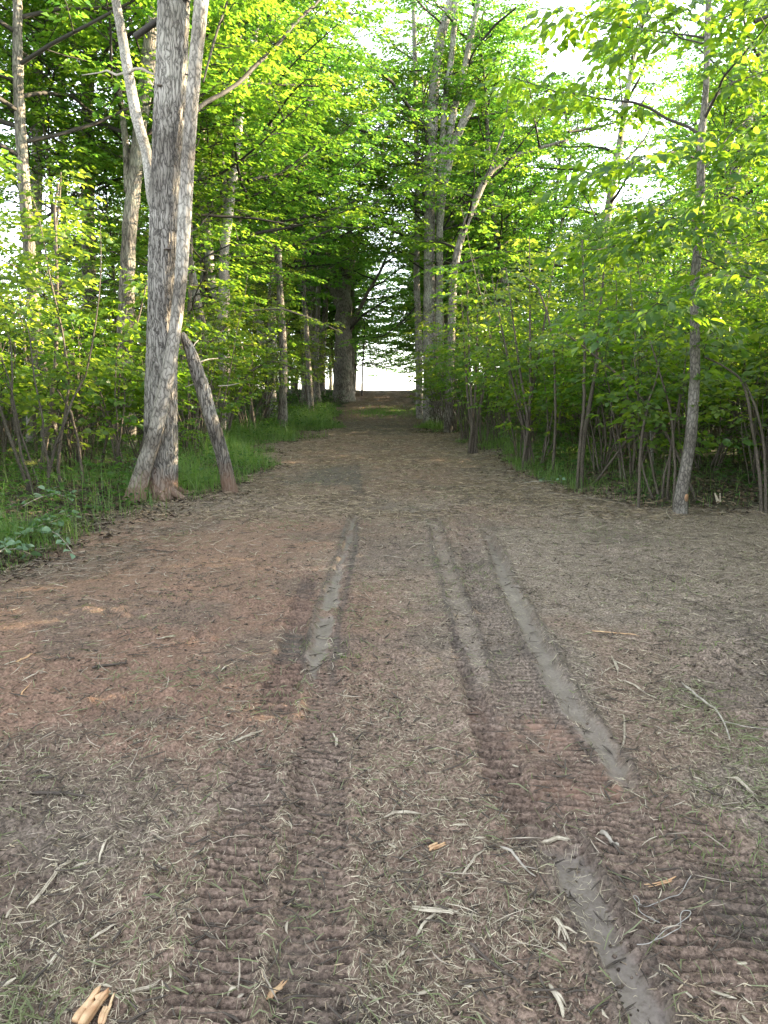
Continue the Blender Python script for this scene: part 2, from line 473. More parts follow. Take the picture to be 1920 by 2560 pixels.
M_BARK = bark_mat('furrowed_grey_bark', (.33, .31, .28), (.21, .193, .172), (.04, .035, .030), 1.15, .13, 1.0, .22, (.36, .36, .31), stain=True)
M_BARK_SMOOTH = bark_mat('smooth_grey_bark', (.40, .37, .33), (.27, .25, .22), (.12, .11, .095), 1.6, .45, .35, .4)
M_BARK_CROSS = bark_mat('plated_pale_bark', (.42, .39, .35), (.30, .275, .24), (.11, .098, .085), 1.0, .3, .6, .25, (.40, .39, .34), stain=True)
M_BARK_ASH = bark_mat('tan_grey_bark', (.22, .20, .175), (.14, .127, .11), (.055, .048, .042), 1.5, .35, .5, .2, (.28, .28, .25))
M_BARK_MID = bark_mat('mottled_grey_bark', (.38, .355, .32), (.25, .23, .205), (.07, .062, .055), 1.0, .25, .6, .35)
M_BARK_DARK = bark_mat('dark_forest_bark', (.26, .23, .20), (.15, .13, .11), (.05, .043, .037), .8, .18, .9, .3, (.30, .32, .25))
M_BARK_SAP = bark_mat('sapling_bark', (.150, .125, .098), (.088, .072, .055), (.038, .030, .024), 3.0, .3, .3, .12, (.22, .21, .18))
M_TWIG = plain_mat('dark_twig_bark', (.014, .012, .01), (.04, .033, .027), 60, .8)
M_LEAF = leaf_mat('maple_leaf', [(.030, .080, .018), (.050, .115, .022), (.09, .15, .025)], [(.14, .32, .02), (.24, .44, .03), (.42, .55, .04)])
M_LEAF_FAR = leaf_mat('far_leaf', [(.05, .13, .035), (.075, .17, .04), (.12, .22, .045)], [(.14, .38, .04), (.22, .48, .045), (.38, .58, .055)], .5, .5, .3)
M_LEAF_ASH = leaf_mat('ash_leaf', [(.035, .085, .03), (.055, .12, .03), (.09, .155, .03)], [(.16, .33, .015), (.27, .43, .02), (.40, .50, .03)], .5, .42, .4)
M_LEAF_SHRUB = leaf_mat('shrub_leaf', [(.040, .085, .025), (.065, .125, .028), (.11, .17, .035)], [(.20, .34, .03), (.34, .46, .04), (.50, .58, .06)], .48)
M_FLOOR_LEAF = leaf_mat('woodland_herb_leaf', [(.022, .06, .018), (.04, .095, .022), (.07, .13, .03)], [(.06, .18, .02), (.12, .28, .03), (.22, .38, .05)], .4)
M_GRASS = leaf_mat('verge_grass', [(.05, .12, .03), (.09, .18, .04), (.18, .25, .09)], [(.12, .30, .03), (.22, .42, .05), (.40, .50, .13)], .4)
M_DULL = leaf_mat('torn_dull_grass', [(.10, .12, .05), (.16, .18, .08), (.26, .27, .16)], [(.12, .18, .05), (.2, .26, .08), (.3, .34, .16)], .3)
M_CUT = leaf_mat('cut_broad_leaf', [(.08, .15, .08), (.13, .22, .13), (.26, .33, .24)], [(.10, .2, .06), (.15, .26, .1), (.2, .3, .15)], .25, .5)
M_FLOWER = leaf_mat('goldenrod_flower', [(.35, .30, .05), (.45, .40, .08), (.5, .46, .15)], [(.4, .4, .05), (.5, .45, .05), (.5, .5, .1)], .3)
M_CHIP = plain_mat('splintered_pale_wood', (.22, .18, .13), (.52, .46, .36), 30, .75, .4, (1, 1, 1))
M_CHIP_OR = plain_mat('orange_root_wood', (.38, .20, .10), (.62, .44, .26), 25, .75, .5)
M_STICK = plain_mat('weathered_stick_wood', (.20, .17, .14), (.42, .38, .32), 45, .8, .4)
M_STICK_DK = plain_mat('muddy_stick_bark', (.03, .023, .018), (.10, .078, .062), 45, .8, .4)
M_STRAW = plain_mat('shredded_straw', (.36, .32, .23), (.52, .475, .375), 3, .7, .1, per_island=True)
M_CRUMB = plain_mat('wood_crumb', (.26, .20, .14), (.42, .35, .26), 5, .8, .1, per_island=True)
M_FUNGUS = plain_mat('bracket_fungus', (.06, .05, .045), (.16, .13, .11), 40, .8)
M_VINE = plain_mat('dry_grey_vine', (.22, .20, .18), (.40, .38, .35), 40, .7)
M_CUTWOOD = plain_mat('sawn_wound', (.18, .11, .07), (.46, .25, .13), 30, .7)

def ground_material():
    m, nt, b = new_mat('churned_soil'); L = nt.links
    at1 = N(nt, 'ShaderNodeAttribute'); at1.attribute_name = 'soil'
    sp = N(nt, 'ShaderNodeSeparateColor'); L.new(at1.outputs['Color'], sp.inputs[0])
    at2 = N(nt, 'ShaderNodeAttribute'); at2.attribute_name = 'cover'
    s2 = N(nt, 'ShaderNodeSeparateColor'); L.new(at2.outputs['Color'], s2.inputs[0])
    tc = N(nt, 'ShaderNodeTexCoord')
    def noise(sc, det=5.0, ro=.6):
        n = N(nt, 'ShaderNodeTexNoise', Scale=float(sc), Detail=det, Roughness=ro); L.new(tc.outputs['Object'], n.inputs[0]); return n.outputs[0]
    n_fine = noise(70, 6.0, .7); n_mid = noise(9); n_big = noise(1.3)
    grey = ramp(nt, n_fine, [(.34, (.036, .026, .019)), (.48, (.165, .128, .100)), (.62, (.365, .292, .236))])
    red = ramp(nt, n_fine, [(.34, (.055, .031, .021)), (.48, (.180, .108, .075)), (.64, (.315, .200, .145))])
    wet = ramp(nt, n_fine, [(.30, (.110, .088, .070)), (.45, (.185, .155, .130)), (.75, (.245, .210, .180))])
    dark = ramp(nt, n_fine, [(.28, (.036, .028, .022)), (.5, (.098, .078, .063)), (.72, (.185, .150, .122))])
    col = mixc(nt, sp.outputs[0], grey, red)
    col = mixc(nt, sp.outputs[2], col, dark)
    col = mixc(nt, sp.outputs[1], col, wet)
    tone = ramp(nt, n_mid, [(.3, (.72, .70, .68)), (.65, (1.12, 1.12, 1.12))])
    col = mixc(nt, .8, col, tone, 'MULTIPLY')
    floor = ramp(nt, n_fine, [(.3, (.018, .016, .010)), (.5, (.045, .042, .022)), (.72, (.085, .085, .040))])
    col = mixc(nt, s2.outputs[0], col, floor)
    orange = ramp(nt, n_mid, [(.35, (.20, .11, .07)), (.65, (.33, .205, .15))])
    om = N(nt, 'ShaderNodeMath', operation='MULTIPLY'); L.new(s2.outputs[2], om.inputs[0]); L.new(ramp(nt, noise(16), [(.40, (0, 0, 0)), (.60, (1, 1, 1))]), om.inputs[1])
    col = mixc(nt, om.outputs[0], col, orange)
    field = ramp(nt, n_big, [(.3, (.50, .49, .44)), (.7, (.62, .61, .56))])
    col = mixc(nt, s2.outputs[1], col, field)
    L.new(col, b.inputs['Base Color'])
    rr = N(nt, 'ShaderNodeMath', operation='MULTIPLY_ADD'); rr.inputs[1].default_value = -.20; rr.inputs[2].default_value = .88
    L.new(sp.outputs[1], rr.inputs[0]); L.new(rr.outputs[0], b.inputs['Roughness'])
    st = N(nt, 'ShaderNodeMath', operation='MULTIPLY_ADD'); st.inputs[1].default_value = -.75; st.inputs[2].default_value = .9
    L.new(sp.outputs[1], st.inputs[0])
    bp = N(nt, 'ShaderNodeBump', Distance=.02); L.new(st.outputs[0], bp.inputs['Strength'])
    hh = mixc(nt, .4, n_fine, noise(26, 5.0, .65)); L.new(hh, bp.inputs['Height']); L.new(bp.outputs[0], b.inputs['Normal'])
    return m
M_GROUND = ground_material()

# ---------------------------------------------------------------- ground: one sheet to the horizon
def axis(parts):
    out = []
    for a, b, st0, st1 in parts:
        x = a
        while x < b - 1e-6:
            out.append(x); f = (x - a) / (b - a); x += st0 + (st1 - st0) * f
    out.append(parts[-1][1]); return np.array(out)
gy = axis([(-60, -4, 6, 1.2), (-4, 1.1, 1.0, .05), (1.1, 2.6, .0048, .0066), (2.6, 4.2, .0066, .0115), (4.2, 9.5, .0115, .04), (9.5, 20, .05, .16), (20, 62, .2, .6), (62, 200, 1, 12), (200, 4500, 20, 400)])
xr = axis([(0, 2.2, .0125, .0125), (2.2, 3.4, .014, .03), (3.4, 7, .04, .12), (7, 30, .2, 1.4), (30, 200, 3, 25), (200, 3500, 50, 400)])
xl = axis([(0, 1.5, .0125, .0125), (1.5, 3.4, .016, .03), (3.4, 7, .04, .12), (7, 30, .2, 1.4), (30, 200, 3, 25), (200, 3500, 50, 400)])
gx = np.concatenate([-xl[::-1][:-1], xr])
GX, GY = np.meshgrid(gx, gy)
fx, fy = GX.ravel(), GY.ravel()
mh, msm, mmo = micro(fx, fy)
fz = base_h(fx, fy) + mh
nx, ny = len(gx), len(gy)
i = (np.arange(ny - 1)[:, None] * nx + np.arange(nx - 1)[None]).ravel()
quads = np.stack([i, i + 1, i + nx + 1, i + nx], 1)
def red_mask(x, y):
    n = (fbm(x, y, .9, 3, 50) - .5)
    a = sst(.9, -1.0, x + n * 1.6) * sst(2.0, 3.2, y + n) * sst(9.5, 7.5, y)
    b = .55 * sst(.50, .62, fbm(x, y, .7, 3, 51)) * sst(2.2, 1.0, x)
    c = .85 * sst(2.8, 1.0, np.abs(x + .5)) * sst(8.5, 11, y) * sst(46, 40, y)
    return np.clip(np.maximum(np.maximum(a, b), c), 0, 1)
dv = veg_mask(fx, fy)
cover = np.clip(sst(-.15, .25, dv), 0, 1) * sst(60, 52, fy)
field = sst(49, 56, fy)
moist_and_shade = np.clip(mmo + .45 * sst(.52, .68, fbm(fx, fy, 1.7, 3, 52)) + 1.0 * np.exp(-((fy - 26) / 3.0) ** 2) + .12 * sst(9, 12, fy) + .95 * np.exp(-((fx + 1.0) / .75) ** 2 - ((fy - 12.0) / 1.5) ** 2) * (.5 + fbm(fx, fy, 2.5, 2, 53)), 0, 1)
soil = np.stack([red_mask(fx, fy), msm, moist_and_shade * (1 - msm), np.ones_like(fx)], 1)
orng = np.zeros_like(fx)
for (ox, oy, sx, sy, am) in ((1345, 1835, .16, .20, .8), (1400, 1980, .12, .13, .8), (1530, 1970, .06, .12, .9), (1190, 1790, .05, .12, .6), (1240, 2010, .02, .25, .5), (1150, 1350, .3, .5, .45), (700, 1850, .1, .3, .35), (800, 1250, .5, 1., .3)):
    g0 = ground_at(ox, oy); orng = np.maximum(orng, am * np.exp(-((fx - g0[0]) / sx) ** 2 - ((fy - g0[1]) / sy) ** 2))
cov = np.stack([cover, field, orng, np.ones_like(fx)], 1)
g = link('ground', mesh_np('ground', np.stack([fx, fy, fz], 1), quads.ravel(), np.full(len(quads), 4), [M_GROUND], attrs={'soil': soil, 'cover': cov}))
tag(g, 'churned grey brown dirt track with tyre and tread marks', None, None, 'structure')
del orng, GX, GY, fx, fy, mh, msm, mmo, fz, i, quads, dv, cover, field, moist_and_shade, soil, cov
GZ = lambda x, y: float(full_h(np.array([x], float), np.array([y], float))[0])


# ---------------------------------------------------------------- tree builders
def new_thing(name, base, label, cat_, group=None, rz=0):
    return tag(empty(name, tuple(base), rz), label, cat_, group)

def forest_tree(seed, name, H, cz, r, nl, ll, size, nsub=7, ntw=7, K=9, bark=None, leaf=None, stems=1, lean=.05, el=(.1, 1.1)):
    rng = np.random.default_rng(seed)
    root = new_thing(name, (0, 0, -200), None, None)
    w = Wood(); tw = Wood(); limbs = []
    for s in range(stems):
        az = rng.uniform(0, 6.28)
        d0 = np.array([math.cos(az) * lean * (1 + stems * .8), math.sin(az) * lean * (1 + stems * .8), 1])
        T = bpath(rng, (0.25 * r * s, .3 * r * s, -.2), d0, H, 14, .035, .03)
        rs = r * (1 if stems == 1 else .7)
        rad = rs * (1 - np.linspace(0, 1, 14) ** 1.3 * .88); rad[0] *= 1.5; rad[1] *= 1.02
        Q, rr = resample(T, rad, .25)
        w.dm = 0; w.tube(Q, rr, 12, cap=False, bark=rs * .10, seed=seed + s)
        n = nl // stems
        for k in range(n):
            t = (cz + (H * .97 - cz) * ((k + .5) / n)) / H
            q, d = along(T, np.array([t]))
            rel = (t * H - cz) / (H - cz)
            a = k * 2.4 + rng.uniform(-.4, .4) + s
            e = el[0] + (el[1] - el[0]) * rel + rng.uniform(-.15, .15)
            d = np.array([math.cos(a) * math.cos(e), math.sin(a) * math.cos(e), math.sin(e)])
            l = ll * (1 - .62 * rel) * rng.uniform(.7, 1.2)
            B = bpath(rng, q[0], d, l, 7, .13, .04); w.dm = 1
            w.tube(B, np.interp(np.linspace(0, 1, 7), [0, 1], [rs * .28 * (1 - .5 * rel) + .008, .008]), 6, cap=False)
            limbs.append(B)
    lv = leafy(rng, limbs, nsub, ll * .36, ntw, .48, K, size, w, None, .15, .014, .82, .22)
    link('trunk', w.mesh('trunk', [bark or M_BARK_DARK, M_TWIG]), root)
    link('crown', leaf_mesh('crown', lv[0], lv[1], lv[2], lv[3], [leaf or M_LEAF_FAR], 0, .34, .14, .12), root)
    root['H'] = H
    return root

def shrub(seed, name, nst, H, bare, size, leaf, r=.018, spread=.22, nsub=7, ntw=5, K=7, subl=.75, detail=1, bark=None, base=.22):
    rng = np.random.default_rng(seed)
    root = new_thing(name, (0, 0, -200), None, None)
    w = Wood(); limbs = []
    for s in range(nst):
        a = rng.uniform(0, 6.28); rad = rng.uniform(.02, base) if nst > 1 else 0
        sp = rng.uniform(.2, 1) * spread
        h = H * rng.uniform(.7, 1.1)
        T = bpath(rng, (math.cos(a) * rad, math.sin(a) * rad, -.06), (math.cos(a) * sp, math.sin(a) * sp, 1), h, 12, .10, .02)
        rs = r * rng.uniform(.6, 1.3)
        w.tube(T, rs * (1 - np.linspace(0, 1, 12) * .8), 6, cap=False)
        k0 = int(bare / h * 12)
        limbs.append(T[k0:])
        for q in range(2):                                  # dead side twigs low on the stem
            t, d = along(T, rng.uniform(.1, .5, 1))
            b = rng.uniform(0, 6.28)
            w.tube(bpath(rng, t[0], (math.cos(b), math.sin(b), rng.uniform(.1, 1)), rng.uniform(.2, .7), 4, .2, 0), [rs * .35, rs * .3, rs * .2, .001], 3, cap=False)
    if size > 0:
        lv = leafy(rng, limbs, nsub, subl, ntw, .34, K, size, None, None, .02, .005, .85, .25, .4)
        w.dm = 1
        leafy(np.random.default_rng(seed), limbs, 3, subl, 1, .1, 1, size, w, None, .05, .006)
        link('foliage', leaf_mesh('foliage', lv[0], lv[1], lv[2], lv[3], [leaf], detail, .36, .12, .15), root)
    link('stems', w.mesh('stems', [bark or M_BARK_SAP, M_TWIG]), root)
    root['H'] = H
    return root

def place(proto, x, y, sc, rz, label, cat_, group, first=False, tilt=(0, 0)):
    o = proto if proto.get('category') is None else None
    if o is None:
        o = proto.copy(); COL.objects.link(o)
        for ch in proto.children:
            c = ch.copy(); COL.objects.link(c); c.parent = o
    o.location = (x, y, float(base_h(np.array([x]), np.array([y]))[0]) - .02)
    o.scale = (sc, sc, sc); o.rotation_euler = (tilt[0], tilt[1], rz)
    tag(o, label, cat_, group)
    return o

def project(p):
    v = np.array(p) - [0, 0, CAM_H]; cp, sp = math.cos(PITCH), math.sin(PITCH)
    f = v[1] * cp - v[2] * sp; u = v[1] * sp + v[2] * cp
    return 960 + FPX * v[0] / f, 1280 - FPX * u / f

def pxw(w, px, py, Y):
    return w / FPX * Y / ray(px, py)[1]

def poly(pts, Y, Y1=None):
    n = len(pts); P = []; rad = []
    L = np.linspace(0, 1, n)
    for k, (a, b, w) in enumerate(pts):
        yy = Y if Y1 is None else Y + (Y1 - Y) * L[k]
        P.append(at(a, b, yy)); rad.append(pxw(w, a, b, yy) / 2)
    return np.array(P), np.array(rad)

rng = np.random.default_rng(11)
def tubes_px(w, pts, Y, Y1=None, step=.06, sides=10, bark=0, seed=0, org=None, flare=0, mat=0, cap=True):
    P, r = poly(pts, Y, Y1)
    P, r = resample(P, r, step)
    if flare:
        z = P[:, 2] - P[0, 2]
        r = r * (1 + flare * np.exp(-np.maximum(z, 0) / .16))
    w.tube(P - (org if org is not None else 0), r, sides, cap, bark=bark, seed=seed, mat=mat)
    return P - (org if org is not None else 0)

# ---- tree A: big double trunk on the left
gA = ground_at(402, 1245); YA = gA[1]
base = np.array([gA[0], YA, GZ(gA[0], YA)])
A = new_thing('double_trunk_tree', base, 'big grey tree with two crossing trunks and bracket fungi left of the track', 'tree')
w = Wood()
tubes_px(w, [(404,1290,86),(404,1240,80),(402,1150,80),(402,1060,79),(402,950,76),(405,820,72),(407,700,70),(412,560,72),(419,386,73),(427,200,74),(434,0,75),(440,-200,72),(448,-600,62),(452,-1100,42)], YA, None, .022, 96, .014, 3, base, .22)
for k, (az, ln, r0) in enumerate(((-1.3, .34, .05), (-.5, .38, .055), (.6, .45, .06), (2.4, .45, .06))):
    q = np.array([[.10 * math.cos(az), .10 * math.sin(az), .22], [.20 * math.cos(az), .20 * math.sin(az), .09], [.20 * math.cos(az) + ln * .4 * math.cos(az + .2), .20 * math.sin(az) + ln * .4 * math.sin(az + .2), .01], [ln * math.cos(az + .3) + .1 * math.cos(az), ln * math.sin(az + .3) + .1 * math.sin(az), -.05]])
    q, r_q = resample(q, [r0 * 1.1, r0, r0 * .7, r0 * .3], .03); w.tube(q, r_q, 16, bark=.006, seed=k)
wA = w
w = Wood()
tubes_px(w, [(318,1300,62),(334,1262,54),(355,1182,40),(388,1086,36),(413,970,33),(434,854,30),(452,700,29),(461,540,32),(474,347,30),(487,174,32),(504,0,34),(520,-220,32),(545,-600,26),(570,-950,16)], YA - .32, YA - .05, .022, 64, .007, 9, base, .25)
link('crossing_trunk', w.mesh('crossing_trunk', [M_BARK_CROSS]), A)
w = Wood()
B3 = tubes_px(w, [(398,560,26),(380,494,26),(368,386,26),(352,330,26),(340,290,26),(326,215,25),(320,181,25),(305,90,23),(289,0,21),(275,-140,18),(262,-420,12)], YA + .1, YA + .6, .04, 24, .004, 5, base)
link('limb', w.mesh('limb', [M_BARK_SMOOTH]), A)
w = Wood()
tubes_px(w, [(322,182,7),(338,172,8),(355,172,7),(372,182,5),(390,186,3)], YA + .3, YA + .2, .03, 8, 0, 1, base)
link('broken_twig', w.mesh('broken_twig', [M_STICK]), A); w = Wood()
tubes_px(w, [(330,185,5),(318,180,7),(292,188,6),(268,176,5),(248,182,4),(205,188,2)], YA + .3, YA + .9, .03, 8, 0, 1, base)
link('broken_twig', w.mesh('broken_twig', [M_STICK]), A)
w = Wood()
BB = tubes_px(w, [(484,282,12),(510,258,11),(560,232,11),(600,205,10),(640,162,10),(690,118,9),(735,60,8),(790,10,7),(860,-80,5)], YA, YA + 2.8, .06, 8, 0, 1, base)
Bc = tubes_px(w, [(486,10,10),(530,-20,9),(600,-60,8),(700,-90,6)], YA, YA + 1.5, .06, 8, 0, 1, base)
Bd = tubes_px(w, [(508,205,5),(525,140,6),(545,70,6),(580,-30,5)], YA + .3, YA + 1.5, .06, 8, 0, 1, base)
link('dark_branch', w.mesh('dark_branch', [M_TWIG]), A)
def bracket(px, py, Y, rm, parent, org, az=0):
    c = at(px, py, Y) - org
    V = []; F = []
    n = 14
    prof = [(0, .16), (.45, .22), (.85, .10), (1.0, -.06), (.9, -.22), (.5, -.30), (0, -.42)]
    for k, (rr, zz) in enumerate(prof):
        for j in range(n):
            a = 2 * math.pi * j / n
            V.append((c[0] + rm * rr * math.cos(a), c[1] + rm * (.9 * rr * math.sin(a)), c[2] + rm * zz * 1.1))
    for k in range(len(prof) - 1):
        for j in range(n):
            F += [k * n + j, (k + 1) * n + j, (k + 1) * n + (j + 1) % n, k * n + (j + 1) % n]
    link('bracket_fungus', mesh_np('bracket_fungus', np.array(V), F, [4] * (len(F) // 4), [M_FUNGUS]), parent)
for (a, b, r_) in ((399, 213, .040), (419, 622, .045), (446, 748, .022), (466, 186, .022)):
    bracket(a, b, YA - (.17 if r_ > .03 else .20), r_, A, base)
lim = [B3[int(len(B3) * .55):], BB, Bc, Bd]
rr_ = np.random.default_rng(3)
for k in range(14):
    a = k * 2.4; z0 = 5.6 + k * .45
    lim.append(bpath(rr_, (-.05 + .03 * k, .1, z0), (math.cos(a), math.sin(a), .5), 2.8 - .08 * k, 7, .12, .03))
w = wA; w.dm = 1
for q in lim[4:]: w.tube(q, np.linspace(.04, .008, len(q)), 6, cap=False)
lv = leafy(rr_, lim, 8, .9, 6, .36, 8, .10, w, None, .35, .008, .8, .25)
link('main_trunk', w.mesh('main_trunk', [M_BARK, M_TWIG]), A)
link('crown', leaf_mesh('crown', lv[0], lv[1], lv[2], lv[3], [M_LEAF], 1, .36, .12, .15), A)

# ---- leaning dead log
gL = ground_at(577, 1232)
base = np.array([gL[0], gL[1], GZ(gL[0], gL[1])])
Lg = new_thing('leaning_dead_trunk', base, 'rough dead trunk leaning toward the big double tree from its right side', 'dead trunk')
w = Wood()
tubes_px(w, [(578,1243,40),(572,1215,35),(562,1165,33),(552,1124,32),(540,1085,32),(528,1047,32),(507,970,34),(493,930,32),(482,893,29),(470,862,23),(460,843,17),(455,832,8)], gL[1], gL[1] - .35, .03, 40, .010, 21, base, .1)
link('log', w.mesh('log', [M_BARK]), Lg)
w = Wood()
for p, Yd in (([(500,905,4),(520,898,4),(545,896,2)], .3), ([(478,880,4),(486,860,3),(496,850,2)], .3), ([(545,965,3),(570,964,3),(600,958,1)], -.2), ([(505,950,3),(480,962,3),(462,968,1.5)], -.3)):
    tubes_px(w, p, gL[1] - .2, gL[1] + Yd, .03, 5, 0, 1, base)
link('twigs', w.mesh('twigs', [M_STICK]), Lg)

# ---- tree G: slender tree on the right
gG = ground_at(1700, 1284); YG = gG[1]
base = np.array([gG[0], YG, GZ(gG[0], YG)])
G_ = new_thing('slender_ash_tree', base, 'slender grey tree with curved base and drooping bright leaves at the right edge', 'tree')
w = Wood()
TG = [(1698,1300,38),(1700,1280,36),(1703,1230,31),(1716,1163,28),(1727,1090,27),(1734,1000,26),(1738,930,24),(1737,820,23),(1735,720,22),(1741,656,21),(1748,579,20),(1752,463,19),(1753,336,18),(1762,260,15),(1766,200,14.5),(1768,110,14),(1771,0,13),(1776,-160,11),(1786,-400,8),(1796,-650,4)]
tubes_px(w, TG, YG, None, .03, 40, .0028, 31, base, .12)
w.dm = 1; lim = []
GB = [([(1745,334,8),(1722,318,8),(1666,297,7),(1625,270,6.5),(1585,256,6),(1519,249,5),(1440,236,4),(1396,231,3),(1280,193,2)], 1.2),
      ([(1745,398,6),(1700,382,5),(1681,380,5),(1627,390,4),(1580,410,3),(1530,420,2)], -1.3),
      ([(1760,300,8),(1790,240,7),(1808,193,6),(1866,127,5),(1912,69,3),(1960,10,2)], -1.0),
      ([(1765,270,6),(1800,230,5),(1830,206,5),(1874,193,3),(1930,170,2)], 1.4),
      ([(1762,397,5),(1800,382,4),(1835,374,4),(1860,384,4),(1920,390,3)], -.9),
      ([(1745,583,6),(1700,577,6),(1665,575,5),(1600,592,4),(1540,615,3),(1492,625,2)], -.7),
      ([(1742,545,4),(1705,532,4),(1684,540,4),(1655,570,3)], -1.2),
      ([(1762,420,4),(1830,330,3),(1880,290,2)], 1.2),
      ([(1766,95,6),(1720,88,5),(1650,80,4),(1560,66,4),(1500,55,3),(1400,15,2)], .8),
      ([(1764,110,5),(1700,95,4),(1660,60,3),(1610,10,2)], -.8),
      ([(1770,60,5),(1820,40,4),(1880,15,3),(1950,-40,2)], .6),
      ([(1750,480,4),(1800,500,3),(1850,520,3),(1920,540,2)], -1.6),
      ([(1742,640,4),(1790,660,4),(1850,690,3),(1915,700,2)], -1.8),
      ([(1740,700,4),(1700,720,3),(1640,760,3),(1590,800,2)], -1.6)]
for p, dy in GB:
    lim.append(tubes_px(w, p, YG, YG + dy, .06, 7, 0, 1, base, cap=False))
rr_ = np.random.default_rng(5)
for k in range(12):
    a = k * 2.4; a = a if math.cos(a) > -.2 else math.pi - a; z0 = 5.2 + k * .32
    q = bpath(rr_, (.42, 0, z0), (math.cos(a), math.sin(a), .35), 1.9 - .09 * k, 7, .12, .02); lim.append(q)
    w.tube(q, np.linspace(.022, .005, 7), 5, cap=False)
lv = leafy(rr_, lim, 8, .6, 4, .34, 7, .15, w, None, .30, .004, .75, .55, .45)
link('trunk', w.mesh('trunk', [M_BARK_ASH, M_TWIG]), G_)
link('crown', leaf_mesh('crown', lv[0], lv[1], lv[2], lv[3], [M_LEAF_ASH], 2, .24, .08, .22), G_)

def scar(px, py, w_, h_, Y, rad, parent, org):
    c = at(px, py, Y) - org; rs = np.random.default_rng(4); V = []; F = []; nu, nv = 9, 11
    for j in range(nv):
        for i2 in range(nu):
            u = (i2 / (nu - 1) - .5) * 2; v = (j / (nv - 1) - .5) * 2
            e = math.sqrt(max(0, 1 - v * v)) * (1 + rs.uniform(-.25, .25)) + .05
            an = -math.pi / 2 + .45 + u * e * w_; rr2 = rad * (1.04 + .03 * rs.random()) if abs(u) < .9 and abs(v) < .9 else rad * .96
            V.append((c[0] + rr2 * math.cos(an), c[1] + rr2 * math.sin(an), c[2] + v * h_))
    for j in range(nv - 1):
        for i2 in range(nu - 1): F += [j * nu + i2, j * nu + i2 + 1, (j + 1) * nu + i2 + 1, (j + 1) * nu + i2]
    link('bark_scar', mesh_np('bark_scar', np.array(V), F, [4] * (len(F) // 4), [M_CUTWOOD]), parent)
scar(1703, 1242, .36, .045, YG, .083, G_, base)

# ---- tree D: slim straight tree and E: multi stemmed tree beside the track
gD = ground_at(1050, 1047)
base = np.array([gD[0], gD[1], GZ(gD[0], gD[1])])
D_ = new_thing('slim_straight_tree', base, 'slim straight grey tree standing just left of the multi-stemmed tree', 'tree')
w = Wood()
tubes_px(w, [(1051,1056,24),(1050,1040,20),(1048,990,18),(1048,900,17),(1045,800,16),(1041,700,15),(1042,600,14),(1043,480,13),(1040,300,12),(1037,120,11),(1033,0,10),(1030,-300,7)], gD[1], None, .12, 16, .008, 41, base, .1)
w.dm = 1; lim = []
for p, dy in (([(1041,380,5),(1015,355,6),(980,341,6),(940,338,6),(880,320,5),(850,300,3)], -3), ([(1041,195,4),(1012,196,4),(985,204,4),(960,195,3)], 2), ([(1041,640,4),(1000,620,4),(960,640,3)], -2), ([(1045,760,4),(1010,800,4),(960,840,3),(900,850,2)], -1), ([(1043,560,4),(1020,548,4),(960,560,2)], 2)):
    lim.append(tubes_px(w, p, gD[1], gD[1] + dy, .15, 6, 0, 1, base, cap=False))
rr_ = np.random.default_rng(6)
for k in range(12):
    a = k * 2.4; q = bpath(rr_, (-.2, .2, 8 + k * .6), (math.cos(a), abs(math.sin(a)), .5), 2.6, 7, .12, .02); lim.append(q)
    w.tube(q, np.linspace(.04, .01, 7), 5, cap=False)
lv = leafy(rr_, lim, 8, 1.2, 7, .5, 8, .13, w, None, .25, .012, .8, .2)
link('trunk', w.mesh('trunk', [M_BARK_MID, M_TWIG]), D_)
link('crown', leaf_mesh('crown', lv[0], lv[1], lv[2], lv[3], [M_LEAF_FAR], 0, .34, .14, .12), D_)

gE = ground_at(1085, 1058)
base = np.array([gE[0], gE[1], GZ(gE[0], gE[1])])
E_ = new_thing('multi_stemmed_tree', base, 'tall grey tree of four upright stems right of the track at its narrowing', 'tree')
for k, (p, dy, bk) in enumerate([
    ([(1078,1070,44),(1076,1040,36),(1074,950,32),(1073,850,31),(1073,720,27),(1074,600,26),(1074,500,26),(1077,400,27),(1082,280,27),(1090,170,24),(1104,80,22),(1130,0,22),(1150,-160,18),(1160,-500,12)], 0, .02),
    ([(1104,1072,40),(1102,1040,34),(1100,950,26),(1098,850,20),(1098,720,18),(1099,579,17),(1102,470,16),(1104,386,15),(1112,250,15),(1130,135,14),(1141,0,13),(1150,-300,9)], -.25, .012),
    ([(1099,560,16),(1100,501,17),(1110,430,18),(1118,386,18),(1134,270,18),(1148,225,16),(1159,180,15),(1178,90,14),(1197,0,12),(1225,-250,9)], -.3, .012),
    ([(1098,600,12),(1107,482,18),(1122,410,19),(1141,347,19),(1160,300,20),(1176,268,20),(1184,252,14)], -.5, .012),
    ([(1118,1075,30),(1114,1045,26),(1112,1000,22),(1108,950,18),(1103,905,12)], -.45, .02)]):
    w = Wood(); tubes_px(w, p, gE[1] + dy, gE[1] + dy, .12, 20, bk, 50 + k, base, .15)
    link('stem', w.mesh('stem', [M_BARK_MID]), E_)
w = Wood(); lim = []
for p, dy in (([(1075,400,7),(1062,320,8),(1040,290,8),(1010,250,8),(980,205,8),(950,180,7),(900,150,5),(860,130,3)], -4), ([(940,180,5),(900,172,5),(850,170,4),(815,175,2)], -4.5), ([(1100,590,4),(1130,530,5),(1160,490,4),(1180,460,3)], -2),
              ([(1120,170,5),(1112,240,4),(1108,160,3)], -1), ([(1160,180,5),(1190,120,6),(1240,60,6),(1290,20,4)], -2), ([(1145,250,4),(1165,200,4),(1200,60,4),(1240,-80,3)], 2), ([(1105,60,5),(1060,20,5),(1010,-40,4)], -3)):
    lim.append(tubes_px(w, p, gE[1], gE[1] + dy, .15, 6, 0, 1, base, cap=False))
rr_ = np.random.default_rng(8)
